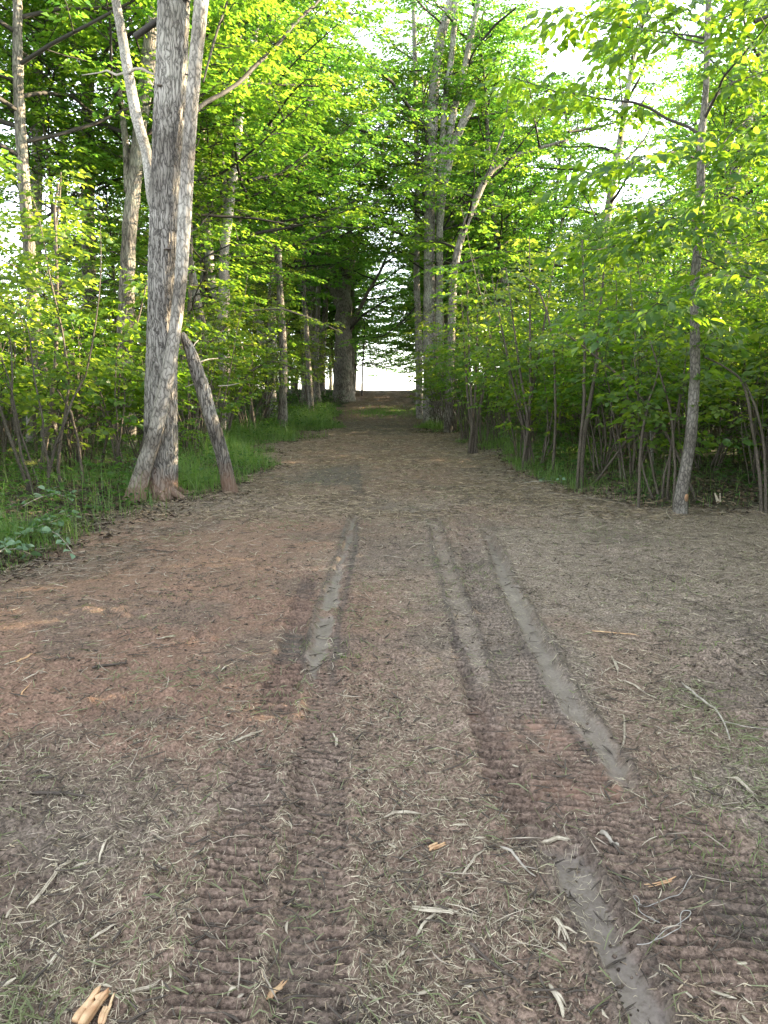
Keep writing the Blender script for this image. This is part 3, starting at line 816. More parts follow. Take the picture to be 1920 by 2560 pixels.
for k in range(26):
    a = k * 2.4; z0 = 6 + k * .38; q = bpath(rr_, (.1 + .05 * k, .3, z0), (math.cos(a), abs(math.sin(a)) if k < 20 else math.sin(a), .3), 4.2 - .07 * k, 7, .12, .03); lim.append(q)
    w.tube(q, np.linspace(.06, .01, 7), 5, cap=False)
lv = leafy(rr_, lim, 8, 1.4, 7, .5, 8, .13, w, None, .3, .012, .85, .2)
link('branches', w.mesh('branches', [M_TWIG]), E_)
link('crown', leaf_mesh('crown', lv[0], lv[1], lv[2], lv[3], [M_LEAF_FAR], 0, .34, .14, .12), E_)

# ---- F: leaning tree behind the right hand shrubs
def px_tree(name, label, gpx, stems, limbs, bark, leafm, seed, extra=(0, 0, 0, 0), leafsz=.13, group=None, nsub=7, Yfix=None, catg='tree'):
    g0 = ground_at(*gpx)
    if Yfix is not None: g0 = at(gpx[0], gpx[1], Yfix)
    base = np.array([g0[0], g0[1], float(base_h(g0[0:1], g0[1:2])[0])])
    T = new_thing(name, base, label, catg, group)
    Y = g0[1]
    w = Wood(); lim = []
    gp = project(base)[1]
    for k, (p, dy) in enumerate(stems):
        if p[0][1] > 940:
            p = [(p[0][0], gp + 10, p[0][2] * .95)] + [q for q in p if q[1] < gp - 8]
        P = tubes_px(w, p, Y, Y + dy, .15, 14, pxw(p[0][2], p[0][0], p[0][1], Y) * .05, seed + k, base, .15 if k == 0 else 0)
    w.dm = 1
    for p, dy in limbs: lim.append(tubes_px(w, p, Y, Y + dy, .15, 6, 0, 1, base, cap=False))
    rr = np.random.default_rng(seed)
    n, z0, z1, ll = extra
    tp = P
    for k in range(n):
        a = k * 2.4; z = z0 + (z1 - z0) * k / max(n, 1)
        j = int(np.argmin(np.abs(tp[:, 2] - z))); c = tp[j].copy(); c[2] = z
        q = bpath(rr, c, (math.cos(a), math.sin(a), .35), ll * rr.uniform(.7, 1.15), 7, .12, .02); lim.append(q)
        w.tube(q, np.linspace(.045, .01, 7), 5, cap=False)
    if lim:
        lv = leafy(rr, lim, nsub, ll * .38 if ll else 1., 7, .5, 8, leafsz, w, None, .2, .012, .85, .2)
        link('crown', leaf_mesh('crown', lv[0], lv[1], lv[2], lv[3], [leafm], 0, .34, .14, .12), T)
    link('trunk', w.mesh('trunk', [bark, M_TWIG]), T)
    return T

px_tree('leaning_tree', 'grey tree leaning right behind the sunlit shrubs right of the multi-stemmed tree', (1128, 1040), [([(1122,1060,24),(1126,900,20),(1130,780,19),(1134,687,18),(1145,620,17),(1165,559,17),(1185,510,16),(1205,465,15),(1230,424,14),(1280,392,12),(1330,375,10),(1357,368,8),(1420,350,5)], 1)],
        [([(1210,460,6),(1240,380,6),(1262,320,5),(1270,250,3)], 2)], M_BARK_DARK, M_LEAF, 70, (10, 5, 10, 2.6), Yfix=23)

# ---- left middle group at the far side of the verge
px_tree('dark_forked_tree', 'dark tree forking low, third from the track opening on the left', (777, 985), [
    ([(775,1000,56),(777,980,42),(776,900,36),(772,800,32),(766,740,28),(752,690,26),(738,640,22),(730,560,20),(722,470,18),(712,380,14),(700,250,10)], 0),
    ([(776,800,24),(776,730,26),(772,660,24),(766,600,20),(764,500,20),(764,400,20),(768,300,16),(772,200,12),(776,50,9)], 0),
    ([(764,500,10),(752,450,9),(742,390,8),(736,330,6)], 1), ([(766,480,8),(778,430,8),(790,360,6),(800,320,4)], -1)],
    [([(735,640,8),(720,620,8),(700,600,6)], -2)], M_BARK_DARK, M_LEAF_FAR, 80, (22, 5.5, 14, 4.2), Yfix=37)
px_tree('stout_forked_tree', 'stout grey tree fanning into many limbs left of the track opening', (858, 985), [
    ([(858,998,66),(858,975,50),(857,900,42),(858,820,40),(860,760,38),(858,720,30)], 0),
    ([(858,740,20),(856,700,18),(858,640,15),(868,600,13),(880,560,12),(905,520,11),(925,470,11),(945,420,12),(958,380,10),(980,300,7)], .5),
    ([(868,740,18),(872,690,14),(885,640,12),(900,590,10),(920,540,9)], -.5),
    ([(845,760,20),(830,720,18),(812,690,16),(795,660,12),(785,640,8)], -.5), ([(850,740,16),(832,680,16),(815,640,16),(805,590,14),(800,540,10)], .5),
    ([(862,720,10),(872,600,8),(890,520,7),(900,460,6),(905,400,5)], -1),
    ([(872,830,12),(895,780,10),(920,730,8),(950,680,6),(975,620,4),(990,560,3)], -1)],
    [([(868,830,6),(905,790,6),(950,760,5),(985,740,3)], -2)], M_BARK_DARK, M_LEAF_FAR, 90, (24, 5.5, 14, 4.4), Yfix=38)
px_tree('straight_dark_tree', 'narrow dark trunk right behind the stout tree beside the opening', (880, 975), [([(878,985,26),(877,930,20),(876,850,18),(878,760,16),(880,690,14),(880,600,10)], 0)], [([(880,860,6),(905,840,6),(935,850,3)], -1)], M_BARK_DARK, M_LEAF_FAR, 97, (10, 5, 9, 3.4), Yfix=43)
px_tree('slim_dark_tree', 'slim dark tree between the dark forked tree and the stout tree', (806, 985), [([(805,990,22),(803,930,17),(806,860,17),(812,800,14),(815,740,11),(812,600,8)], 0)], [], M_BARK_DARK, M_LEAF_FAR, 98, (8, 5, 9, 3.0), Yfix=40)
px_tree('thin_pole', 'thin dark pole standing at the track opening before the bright field', (905, 975), [([(905,976,4.5),(906,930,4),(909,880,3.4),(911,840,3),(910,790,2)], 0)], [], M_TWIG, M_LEAF_FAR, 99, Yfix=41, catg='pole')

# ---- trunks seen on the left
px_tree('vine_clad_tree', 'tree clad in pale vines at the far left of the picture', (88, 1010), [([(84,1020,34),(88,900,30),(88,700,28),(90,500,28),(94,330,24),(94,250,26),(94,150,24),(98,50,20),(100,-60,18),(104,-400,10)], 0)],
        [([(88,330,4),(78,200,4),(70,100,3),(60,10,2)], -.5)], M_BARK_SMOOTH, M_LEAF_FAR, 101, (12, 5, 11, 3.), Yfix=18)
px_tree('narrow_lit_tree', 'narrow sunlit trunk right of the vine clad tree', (156, 1010), [([(158,1015,24),(160,800,18),(160,500,16),(156,300,15),(150,200,14),(146,100,12),(140,0,10),(136,-200,8)], 0)], [], M_BARK_SMOOTH, M_LEAF_FAR, 103, (9, 6, 11, 3.), Yfix=20)
px_tree('dark_leaning_tree', 'dark trunk with a curved pale limb, left of the big double tree', (222, 1020), [([(226,1025,44),(224,800,34),(220,500,30),(216,360,28),(218,200,26),(222,80,22),(230,-100,16)], 0), ([(196,372,14),(205,340,13),(218,300,13),(226,250,12),(232,190,11),(240,120,8)], -.5)], [], M_BARK_DARK, M_LEAF_FAR, 105, (12, 6, 12, 3.4), Yfix=19)
px_tree('dark_broad_tree', 'broad dark trunk rising just behind the left limb of the double tree', (308, 1035), [([(312,1050,60),(310,990,48),(312,900,40),(318,700,36),(322,580,34),(340,420,32),(352,300,32),(368,180,34),(376,100,32),(384,0,26),(392,-300,18)], 0), ([(320,480,20),(316,380,16),(308,300,14),(300,240,12),(292,160,8)], .5)], [], M_BARK_DARK, M_LEAF, 107, (14, 6, 12, 3.2), Yfix=16)
px_tree('speckled_pale_tree', 'pale speckled slim trunk between the double tree and the dark forked tree', (556, 1010), [([(552,1040,26),(556,900,24),(558,760,23),(560,636,22),(571,540,22),(583,440,21),(594,347,20),(606,230,19),(622,160,17),(635,100,15),(648,20,13),(665,-150,9)], 0), ([(612,200,7),(605,150,6),(598,110,4)], .4)],
        [], M_BARK_SMOOTH, M_LEAF, 109, (12, 5, 10, 3.), Yfix=19)

# ---------------------------------------------------------------- forest protos
FT = [forest_tree(201, 'forest_tree', 14, 3.6, .16, 26, 4.0, .16),
      forest_tree(202, 'forest_tree', 16, 4.2, .20, 28, 4.3, .165, bark=M_BARK_SMOOTH),
      forest_tree(203, 'forest_tree', 12, 2.6, .13, 24, 3.6, .155, leaf=M_LEAF),
      forest_tree(204, 'forest_tree', 15, 4.0, .15, 28, 3.8, .16, stems=2)]
FT += [forest_tree(205, 'forest_tree', 13, 5.0, .11, 32, 5.2, .155, leaf=M_LEAF, el=(.25, 1.0)), forest_tree(206, 'forest_tree', 15, 5.6, .13, 34, 5.6, .16, el=(.2, 1.0))]
MT = [forest_tree(211, 'understorey_tree', 8, 1.7, .055, 22, 2.3, .105, 7, 6, 8, M_BARK_SAP, M_LEAF),
      forest_tree(212, 'understorey_tree', 7, 1.5, .05, 20, 2.1, .10, 7, 6, 8, M_BARK_SAP, M_LEAF_SHRUB),
      forest_tree(213, 'understorey_tree', 9, 2.0, .06, 22, 2.5, .11, 7, 6, 8, M_BARK_SMOOTH, M_LEAF, stems=2)]
SH = [shrub(221, 'leafy_shrub', 8, 4.2, 1.4, .118, M_LEAF_SHRUB), shrub(222, 'leafy_shrub', 6, 3.6, 1.1, .112, M_LEAF_SHRUB, spread=.45),
      shrub(223, 'leafy_shrub', 7, 4.8, 1.6, .12, M_LEAF, spread=.35), shrub(224, 'leafy_shrub', 5, 4.0, 1.4, .12, M_LEAF_SHRUB),
      shrub(225, 'leafy_shrub', 9, 3.2, 1.2, .105, M_LEAF, spread=.34)]
SH += [shrub(227, 'leafy_shrub', 6, 3.6, 1.0, .16, M_LEAF_ASH, spread=.45, nsub=6, ntw=4, K=6), shrub(228, 'leafy_shrub', 8, 3.0, .7, .075, M_LEAF, spread=.5, nsub=9, ntw=6, K=8),
       shrub(229, 'leafy_shrub', 6, 4.4, 1.0, .13, M_LEAF, spread=.4, nsub=9, ntw=5, K=7)]
SW = [shrub(251, 'sprawling_shrub', 18, 4.3, .25, .12, M_LEAF_SHRUB, spread=.25, base=1.3, nsub=9), shrub(252, 'sprawling_shrub', 16, 3.7, .2, .13, M_LEAF, spread=.3, base=1.3, nsub=9)]
SL = shrub(226, 'leafy_shrub', 9, 2.8, .25, .12, M_LEAF, spread=.4, nsub=9)
SP = [shrub(231, 'sapling', 1, 5.2, 1.7, .095, M_LEAF, .024, .1, 12, 6, 7, .9), shrub(232, 'sapling', 1, 4.6, 1.5, .10, M_LEAF_SHRUB, .02, .15, 12, 6, 7, .8)]
CN = [shrub(241, 'bare_cane_clump', 16, 2.6, 2.5, 0, M_LEAF, .014, .22), shrub(242, 'bare_cane_clump', 13, 2.2, 2.1, 0, M_LEAF, .013, .35)]

rng = np.random.default_rng(77)
used = []
def free(x, y, d):
    for (a, b) in used:
        if (a - x) ** 2 + (b - y) ** 2 < d * d: return False
    used.append((x, y)); return True

def limit(x, y, H):
    r = x / y
    if y < 27 and .02 < r < .15: return 0
    if .21 < r < .37: return min(1.15, (1.5 + y * .20) / H)
    return 9
# tall trees behind, both sides
for side in (-1, 1):
    for gxx in np.arange(5.4, 34, 4.6):
        for gyy in np.arange(13, 57, 4.8):
            x = side * (gxx + rng.uniform(-1.5, 1.5)); y = gyy + rng.uniform(-1.7, 1.7)
            if abs(x) / y > .72 + .08: continue
            if side > 0 and y < 19: continue
            if side < 0 and y < 20 and abs(x) < 9: continue
            if not free(x, y, 3.0): continue
            p = FT[rng.integers(4)]
            sc = rng.uniform(.8, 1.15); lm = limit(x, y, p['H'])
            if lm < .45: continue
            if -.56 < x / y < -.33 and rng.random() < .8: continue
            sc = min(sc, lm)
            s_ = 'left' if side < 0 else 'right'
            kd = {0: 'dark-barked single-stemmed', 1: 'grey smooth-barked', 2: 'low-crowned bright green', 3: 'twin-stemmed', 4: 'wide spreading', 5: 'tall wide-crowned'}[FT.index(p)]
            rw = 'in the front rows' if y < 24 else ('halfway back' if y < 38 else 'far back')
            place(p, x, y, sc, rng.uniform(0, 6.28), f'{kd} tree {rw} of the woods {s_} of the track', 'tree', f'tall {kd} trees {rw} of the {s_} woods')
LOW = forest_tree(207, 'forest_tree', 9, 2.2, .10, 46, 4.6, .18, el=(.0, .9))
for (x, y) in ((-3.7, 43.5), (3.5, 44.5), (-3.0, 48), (3.2, 49), (-6.5, 46), (6.5, 47), (-8, 38), (-2.1, 52.5), (2.3, 53.5), (-5, 54), (5, 55)):
    place(LOW, x, y, rng.uniform(.95, 1.1), rng.uniform(0, 6.28), f"low-branched tree closing over the far opening from the {'left' if x < 0 else 'right'}", 'tree', f"low-branched trees at the far opening, {'left' if x < 0 else 'right'}")
for k in range(26):
    s1 = -1 if k % 3 else 1; x = s1 * rng.uniform(2.9, 11); y = rng.uniform(30, 50)
    place(SH[k % 8], x, y, rng.uniform(.8, 1.1), rng.uniform(0, 6.28), f"leafy shrub far back {'left' if x < 0 else 'right'} of the narrow track", 'shrub', f"distant shrubs {'left' if x < 0 else 'right'} of the track")
# trees that arch over the far end of the track
for (x, y, k) in ((-3.9, 17.5, 4), (-4.4, 20.5, 5), (-3.3, 24, 5), (-3.0, 31, 4), (2.7, 29, 4), (-3.2, 36, 5), (3.0, 36, 5), (-6.5, 14.5, 5), (-3.4, 41, 4), (3.2, 43, 4), (-4.6, 30, 1), (4.4, 33, 3), (-4.8, 46, 0), (4.6, 46, 2), (-5.2, 22, 3), (6.6, 25, 1), (3.6, 39, 0), (5.6, 41, 3), (-7.5, 42, 1)):
    s_ = 'left' if x < 0 else 'right'; rw = 'nearer' if y < 28 else ('middle' if y < 38 else 'far')
    place(FT[k], x, y, 1.0, rng.uniform(0, 6.28), f'tall tree arching over the {rw} stretch of the narrow track from the {s_}', 'tree', f'trees arching over the {rw} track from the {s_}')
# understorey trees
for side in (-1, 1):
    for k in range(26):
        y = rng.uniform(10.5, 30); 
        lo = abs(np.interp(y, *(LE if side < 0 else RE))) + 1.1
        x = side * rng.uniform(lo, lo + 2 + y * .45)
        if side < 0 and y < 13 and abs(x) < 6: continue
        if not free(x, y, 1.7): continue
        p = MT[rng.integers(3)]; sc = rng.uniform(.75, 1.15); lm = limit(x, y, p['H'])
        if lm < .4: continue
        s_ = 'left' if side < 0 else 'right'
        kd = {0: 'narrow green', 1: 'yellow-green', 2: 'two-stemmed'}[MT.index(p)]; rw = 'near' if y < 18 else 'distant'
        place(p, x, y, min(sc, lm), rng.uniform(0, 6.28), f'young {kd} tree in the {rw} shrubs {s_} of the track', 'tree', f'young {kd} {rw} trees {s_} of the track')
# shrub thickets
ns = 0
for side in (-1, 1):
    for yy in np.arange(7.4 if side < 0 else 9.2, 27, 1.35):
        lo = abs(np.interp(yy, *(LE if side < 0 else RE))) + .55
        if side < 0: lo += .7 if yy < 12 else .9
        for xx in np.arange(lo, lo + 3 + yy * .42, 1.45 if side > 0 else 1.65):
            x = side * (xx + rng.uniform(-.5, .5) + .3); y = yy + rng.uniform(-.5, .5)
            if math.hypot(x - gA[0], y - gA[1]) < 1.0 or math.hypot(x - gG[0], y - gG[1]) < .7: continue
            if abs(x) / y > .80: continue
            s_ = 'left' if side < 0 else 'right'
            r = rng.random()
            sc = rng.uniform(.75, 1.12)
            if r < .70:
                ii = int(rng.integers(8)); kd = ('many-stemmed fine-leaved', 'spreading fine-leaved', 'tall fine-leaved', 'few-stemmed upright', 'low bushy', 'large-leaved yellow-green', 'small-leaved tangled', 'dense dark green')[ii]; rw = 'front' if xx < lo + 1.5 else 'deeper'
                place(SH[ii], x, y, sc, rng.uniform(0, 6.28), f'{kd} shrub in the {rw} part of the thicket {s_} of the track', 'shrub', f'{kd} shrubs, {rw} {s_} thicket')
            elif r < .84:
                place(SP[rng.integers(2)], x, y, sc, rng.uniform(0, 6.28), f'single-stemmed leafy sapling in the thicket {s_} of the track', 'sapling', f'saplings of the {s_} thicket')
            else:
                place(CN[rng.integers(2)], x, y, sc, rng.uniform(0, 6.28), f'clump of bare upright stems in the thicket {s_} of the track', 'shrub', f'bare stem clumps of the {s_} thicket')
            ns += 1
# the thicket goes on beyond the right and left edges of the photograph and shades the clearing
uo = []
for (x0, x1, y0, y1, n, dd) in ((6.4, 15, 8.6, 13.5, 60, 1.5), (5.6, 15, -8, 8.6, 240, 1.25), (-12, -5.8, -2, 8, 14, 2.0)):
    for k in range(n):
        x = rng.uniform(x0, x1); y = rng.uniform(y0, y1)
        if any((a1 - x) ** 2 + (b1 - y) ** 2 < dd * dd for a1, b1 in uo): continue
        uo.append((x, y))
        place(SW[k % 2], x, y, rng.uniform(.9, 1.15), rng.uniform(0, 6.28), 'sprawling leafy shrub at the outer edge of the clearing', 'shrub', 'sprawling shrubs around the clearing')
for side in (-1, 1):
    for k in range(30):
        y = rng.uniform(10.5, 22); lo = abs(np.interp(y, *(LE if side < 0 else RE))) + 2.2
        x = side * rng.uniform(lo, lo + 3 + y * .3)
        place(CN[k % 2], x, y, rng.uniform(.8, 1.1), rng.uniform(0, 6.28), f"clump of bare upright stems in the thicket {'left' if side < 0 else 'right'} of the track", 'shrub', f"bare stem clumps of the {'left' if side < 0 else 'right'} thicket")
for k in range(24):
    x = rng.uniform(11, 18); y = rng.uniform(-9, 9 if x > 9 else 5)
    if not free(x, y, .8): continue
    place(MT[k % 3], x, y, rng.uniform(.6, .8), rng.uniform(0, 6.28), 'young tree beside the clearing', 'tree', 'young trees around the clearing')
print('shrubs', ns)

# ---------------------------------------------------------------- litter on the track
def sample(n, rngl, dens, x0=-6, x1=7, y0=1.0, y1=30, imp=(1.6, .9)):
    """n points, denser near the clearing's near edge, kept with probability dens(x, y)"""
    out = []; c = 0
    while c < n:
        m = n * 2
        u = rngl.random(m)
        y = y0 * (y1 / y0) ** (u ** imp[1])
        hw = .62 * y + .5
        x = rngl.uniform(-1, 1, m) * hw
        keep = (x > x0) & (x < x1) & (rngl.random(m) < dens(x, y))
        out.append(np.stack([x[keep], y[keep]], 1)); c += keep.sum()
    return np.concatenate(out)[:n]

def strips_at(x, y): return tracks(x, y)[1:3]
def straw_d(x, y):
    _, sm, mo, rb = tracks(x, y)
    patch = sst(.40, .58, fbm(x, y, 1.5, 3, 71)) * .88 + .12
    red = sst(.2, -1.3, x) * sst(2.4, 3.4, y) * sst(8.5, 7, y)
    right = sst(1.4, 2.4, x) * sst(5.5, 7, y)
    return np.clip(patch * (1 - .65 * sm) * (1 - .6 * mo) * (1 - .82 * rb) * (1 - .88 * red) * (1 - .6 * right), 0, 1) * (veg_mask(x, y) < .5)
rl = np.random.default_rng(404)

def ribbons(P, az, L, W, lift, curl, rngl, mat, name, up=.0):
    n = len(P)
    z = full_h(P[:, 0], P[:, 1])
    d = np.stack([np.cos(az), np.sin(az)], 1); s = np.stack([-d[:, 1], d[:, 0]], 1)
    c = P; a = c - d * (L / 2)[:, None] + s * (curl * L)[:, None]; b = c + d * (L / 2)[:, None] + s * (curl * L)[:, None]
    za = full_h(a[:, 0], a[:, 1]); zb = full_h(b[:, 0], b[:, 1])
    rise = rngl.random((3, n)) * lift
    V = np.zeros((n, 6, 3))
    tw = rngl.uniform(-1, 1, n)
    for k, (q, zz) in enumerate(((a, np.maximum(za, z - .01)), (c, z), (b, np.maximum(zb, z - .01)))):
        wk = W * (.55 if k != 1 else 1)
        for j, sg in enumerate((-1, 1)):
            V[:, 2 * k + j, :2] = q + s * (sg * wk / 2)[:, None]
            V[:, 2 * k + j, 2] = zz + .0025 + rise[k] + sg * tw * wk * .5
    F = np.array([[0, 2, 3, 1], [2, 4, 5, 3]])
    loops = (np.arange(n)[:, None, None] * 6 + F[None]).reshape(-1)
    return mesh_np(name, V.reshape(-1, 3), loops, np.full(n * 2, 4), [mat], smooth=False)

def prisms(P, az, L, W, rngl, mats, name, lift=.006, sides=4, yscale=True):
    n = len(P); z = full_h(P[:, 0], P[:, 1])
    d = np.stack([np.cos(az), np.sin(az), rngl.normal(0, .10, n)], 1)
    s = np.stack([-np.sin(az), np.cos(az), np.zeros(n)], 1); u = np.array([0, 0, 1.])
    bend = rngl.normal(0, .12, n) * L
    C = np.stack([P[:, 0], P[:, 1], z + lift * rngl.uniform(.3, 1, n)], 1)
    ts = [-.5, -.15, .2, .5]; ws = [.45, 1, .9, .2]
    V = np.zeros((n, len(ts), sides, 3))
    for k, (t, ww) in enumerate(zip(ts, ws)):
        c = C + d * (L * t)[:, None] + s * (bend * (1 - (2 * t) ** 2) * .6)[:, None]
        jw = W * ww * rngl.uniform(.7, 1.2, n)
        for j in range(sides):
            a = 2 * math.pi * (j + .5) / sides
            V[:, k, j] = c + s * (jw * math.cos(a) * .6)[:, None] + u * (jw * math.sin(a) * .32)[:, None]
    F = []
    for k in range(len(ts) - 1):
        for j in range(sides):
            F.append([k * sides + j, k * sides + (j + 1) % sides, (k + 1) * sides + (j + 1) % sides, (k + 1) * sides + j])
    F = np.array(F); nv = len(ts) * sides
    loops = (np.arange(n)[:, None, None] * nv + F[None]).reshape(-1)
    return mesh_np(name, V.reshape(-1, 3), loops, np.full(n * len(F), 4), mats, smooth=False)

n = 62000
P = sample(n, rl, straw_d)
L = rl.uniform(.010, .038, n) * (1 + .9 * (rl.random(n) < .12)) * (1 + P[:, 1] * .03)
W = rl.uniform(.0008, .0016, n) * (1 + P[:, 1] * .07)
o = link('shredded_straw', ribbons(P, rl.uniform(0, 6.28, n), L, W, .009, rl.normal(0, .09, n), rl, M_STRAW, 'shredded_straw'))
tag(o, 'pale shredded grass and straw strewn over the churned dirt', 'straw', None, 'stuff')

n = 22000
P = sample(n, rl, lambda x, y: (.25 + .75 * sst(.4, .6, fbm(x, y, .8, 3, 73))) * (1 - .85 * np.exp(-((x + 1) / .8) ** 2 - ((y - 12) / 1.6) ** 2)) * (veg_mask(x, y) < .4), y0=8, y1=44, imp=(1, .75))
o = link('coarse_litter', prisms(P, rl.uniform(0, 6.28, n), rl.uniform(.04, .16, n), rl.uniform(.004, .010, n) * (1 + P[:, 1] * .02), rl, [M_CRUMB], 'coarse_litter', .02))
tag(o, 'brown and pale shredded wood litter strewn over the farther track', 'wood litter', None, 'stuff')

n = 9000
P = sample(n, rl, lambda x, y: np.clip(.08 + sst(.62, .78, fbm(x, y, 1.2, 3, 75)), 0, 1) * (1 - .95 * strips_at(x, y)[0]) * (veg_mask(x, y) < .3))
o = link('green_clippings', ribbons(P, rl.uniform(0, 6.28, n), rl.uniform(.025, .09, n), rl.uniform(.002, .004, n) * (1 + P[:, 1] * .05), .02, rl.normal(0, .1, n), rl, M_DULL, 'green_clippings'))
tag(o, 'dull green grass clippings scattered in patches on the dirt', 'grass clippings', None, 'stuff')

def chip_d(x, y):
    _, sm, mo, rb = tracks(x, y); sm = np.maximum(sm, rb * .8)
    return np.clip(.25 + .9 * sst(.45, .65, fbm(x, y, 1.1, 3, 81)), 0, 1) * (1 - .93 * sm) * (1 - .3 * mo) * (veg_mask(x, y) < .35)
n = 11000
P = sample(n, rl, chip_d)
o = link('wood_splinters', prisms(P, rl.uniform(0, 6.28, n), rl.uniform(.010, .045, n) * (1 + P[:, 1] * .05), rl.uniform(.0016, .0042, n) * (1 + P[:, 1] * .04), rl, [M_CRUMB], 'wood_splinters'))
tag(o, 'small pale wood splinters scattered over the dirt', 'wood splinters', None, 'stuff')
n = 520
P = sample(n, rl, chip_d)
o = link('wood_chips', prisms(P, rl.uniform(0, 6.28, n), rl.uniform(.02, .06, n), rl.uniform(.005, .011, n), rl, [M_CHIP], 'wood_chips', .01))
tag(o, 'larger fresh pale wood chips lying on the dirt', 'wood chips', None, 'stuff')
n = 5200
M_BRUSH = plain_mat('shredded_root_wood', (.17, .14, .115), (.44, .39, .33), 20, .8, .3, per_island=True)
edge = lambda x, y: np.clip(.10 + 1.1 * np.exp(-((veg_mask(x, y) + .35) / .55) ** 2) + .30 * sst(1.3, 2.2, x) * sst(3, 4, y), 0, 1) * (1 - .9 * strips_at(x, y)[0]) * (veg_mask(x, y) < .3)
P = np.concatenate([sample(1500, rl, edge, y0=1.6, y1=6), sample(5200, rl, lambda x, y: np.clip(edge(x, y) + .12, 0, 1), y0=5.5, y1=19, imp=(1, .9))]); n = len(P)
o = link('brushwood', prisms(P, rl.uniform(0, 6.28, n), rl.uniform(.04, .20, n) * (.6 + P[:, 1] * .06), rl.uniform(.0025, .0065, n) * (.7 + P[:, 1] * .05), rl, [M_BRUSH], 'brushwood', .03))
tag(o, 'grey shredded twigs and roots strewn along the edges of the clearing', 'brushwood', None, 'stuff')
n = 5200
P = sample(n, rl, lambda x, y: np.clip(edge(x, y) + .25, 0, 1), y0=1.3, y1=20)
o = link('muddy_twigs', prisms(P, rl.uniform(0, 6.28, n), rl.uniform(.03, .13, n) * (.7 + P[:, 1] * .06), rl.uniform(.004, .010, n) * (.7 + P[:, 1] * .05), rl, [M_STICK_DK], 'muddy_twigs', .015))
tag(o, 'dark muddy twigs and bark scraps strewn over the clearing', 'twigs', None, 'stuff')

# clods of soil
def clods(n, name, szr, dens, y1=14):
    P = sample(n, rl, dens, y0=1.1, y1=y1)
    z = full_h(P[:, 0], P[:, 1]); s = rl.uniform(*szr, n) * (1 + P[:, 1] * .06)
    D = np.array([[1, 0, 0], [-1, 0, 0], [0, 1, 0], [0, -1, 0], [0, 0, 1], [0, 0, -1], [.6, .6, .5], [-.6, -.55, .5]])
    F = np.array([[0, 2, 6], [2, 4, 6], [4, 0, 6], [2, 1, 4], [1, 3, 7], [3, 4, 7], [4, 1, 7], [3, 0, 4], [0, 5, 2], [2, 5, 1], [1, 5, 3], [3, 5, 0]])
    V = np.stack([P[:, 0], P[:, 1], z + s * .15], 1)[:, None] + D[None] * s[:, None, None] * rl.uniform(.55, 1.25, (n, 8, 3)) * np.array([1, 1, .6])
    loops = (np.arange(n)[:, None, None] * 8 + F[None]).reshape(-1)
    return mesh_np(name, V.reshape(-1, 3), loops, np.full(n * len(F), 3), [M_CLOD])
M_CLOD = plain_mat('soil_clod', (.09, .07, .056), (.24, .19, .155), 120, .9, .5, per_island=True)
clod_d = lambda x, y: np.clip(.12 + strips_at(x, y)[1] * .15 + .8 * sst(.5, .7, fbm(x, y, 1.6, 3, 85)), 0, 1) * (1 - .9 * strips_at(x, y)[0])
o = link('soil_clods', clods(20000, 'soil_clods', (.0022, .009), clod_d)); tag(o, 'dark crumbs and clods of torn up soil', 'soil clods', None, 'stuff')

# ---------------------------------------------------------------- single sticks and splinters (photo pixels of their two ends)
def stick(p0, p1, wmm, mat, label, name='stick', group=None, bend=.04, lift=.008, mids=None, forked=None, cat_='stick'):
    a = ground_at(*p0); b = ground_at(*p1)
    n = 12; t = np.linspace(0, 1, n)
    P = a[None, :] * (1 - t)[:, None] + b[None, :] * t[:, None]
    L = np.linalg.norm(b - a)
    d = unit(b - a); s = np.array([-d[1], d[0], 0])
    rs = np.random.default_rng(int(p0[0] * 7 + p0[1]))
    P = P + s[None] * (np.sin(t * math.pi) * bend * L + np.sin(t * 7 + rs.uniform(0, 6)) * .012 * L)[:, None]
    h = full_h(P[:, 0], P[:, 1])
    h = np.maximum(h, np.convolve(np.pad(h, 2, mode='edge'), np.ones(5) / 5, 'valid'))
    P[:, 2] = h + lift * .5 + wmm * .0003
    r = wmm * .00036 * (1 - .5 * t) * (1 + .07 * np.sin(t * 9 + rs.uniform(0, 6))); r[0] *= .45; r[-1] *= .12
    base = P[0].copy(); base[2] = h[0]
    w = Wood()
    if mat in (M_CHIP, M_CHIP_OR):
        for q in range(5 if wmm > 10 else 3):
            a0 = int(rs.integers(0, 4)) if q else 0; b0 = n - (int(rs.integers(0, 5)) if q else 0)
            off = (s * rs.uniform(-1, 1) + np.array([0, 0, rs.uniform(-.2, .7)])) * wmm * .00028
            w.tube(P[a0:b0] - base + off * (1 + .5 * t[a0:b0, None]), r[a0:b0] * rs.uniform(.35, .62) + .0004, 5)
    else: w.tube(P - base, r, 6)
    if forked:
        for (ft, ang, fl) in forked:
            k = int(ft * (n - 1)); dd = d * math.cos(ang) + s * math.sin(ang)
            Q = np.array([P[k], P[k] + dd * L * fl * .5 + [0, 0, .004], P[k] + dd * L * fl]) - base
            Q[2][2] = full_h(np.array([Q[2][0] + base[0]]), np.array([Q[2][1] + base[1]]))[0] + .006 - base[2]
            w.tube(Q, [r[k] * .7, r[k] * .55, r[k] * .25], 6)
    o = link(name, w.mesh(name, [mat]), None, tuple(base))
    return tag(o, label, cat_, group)
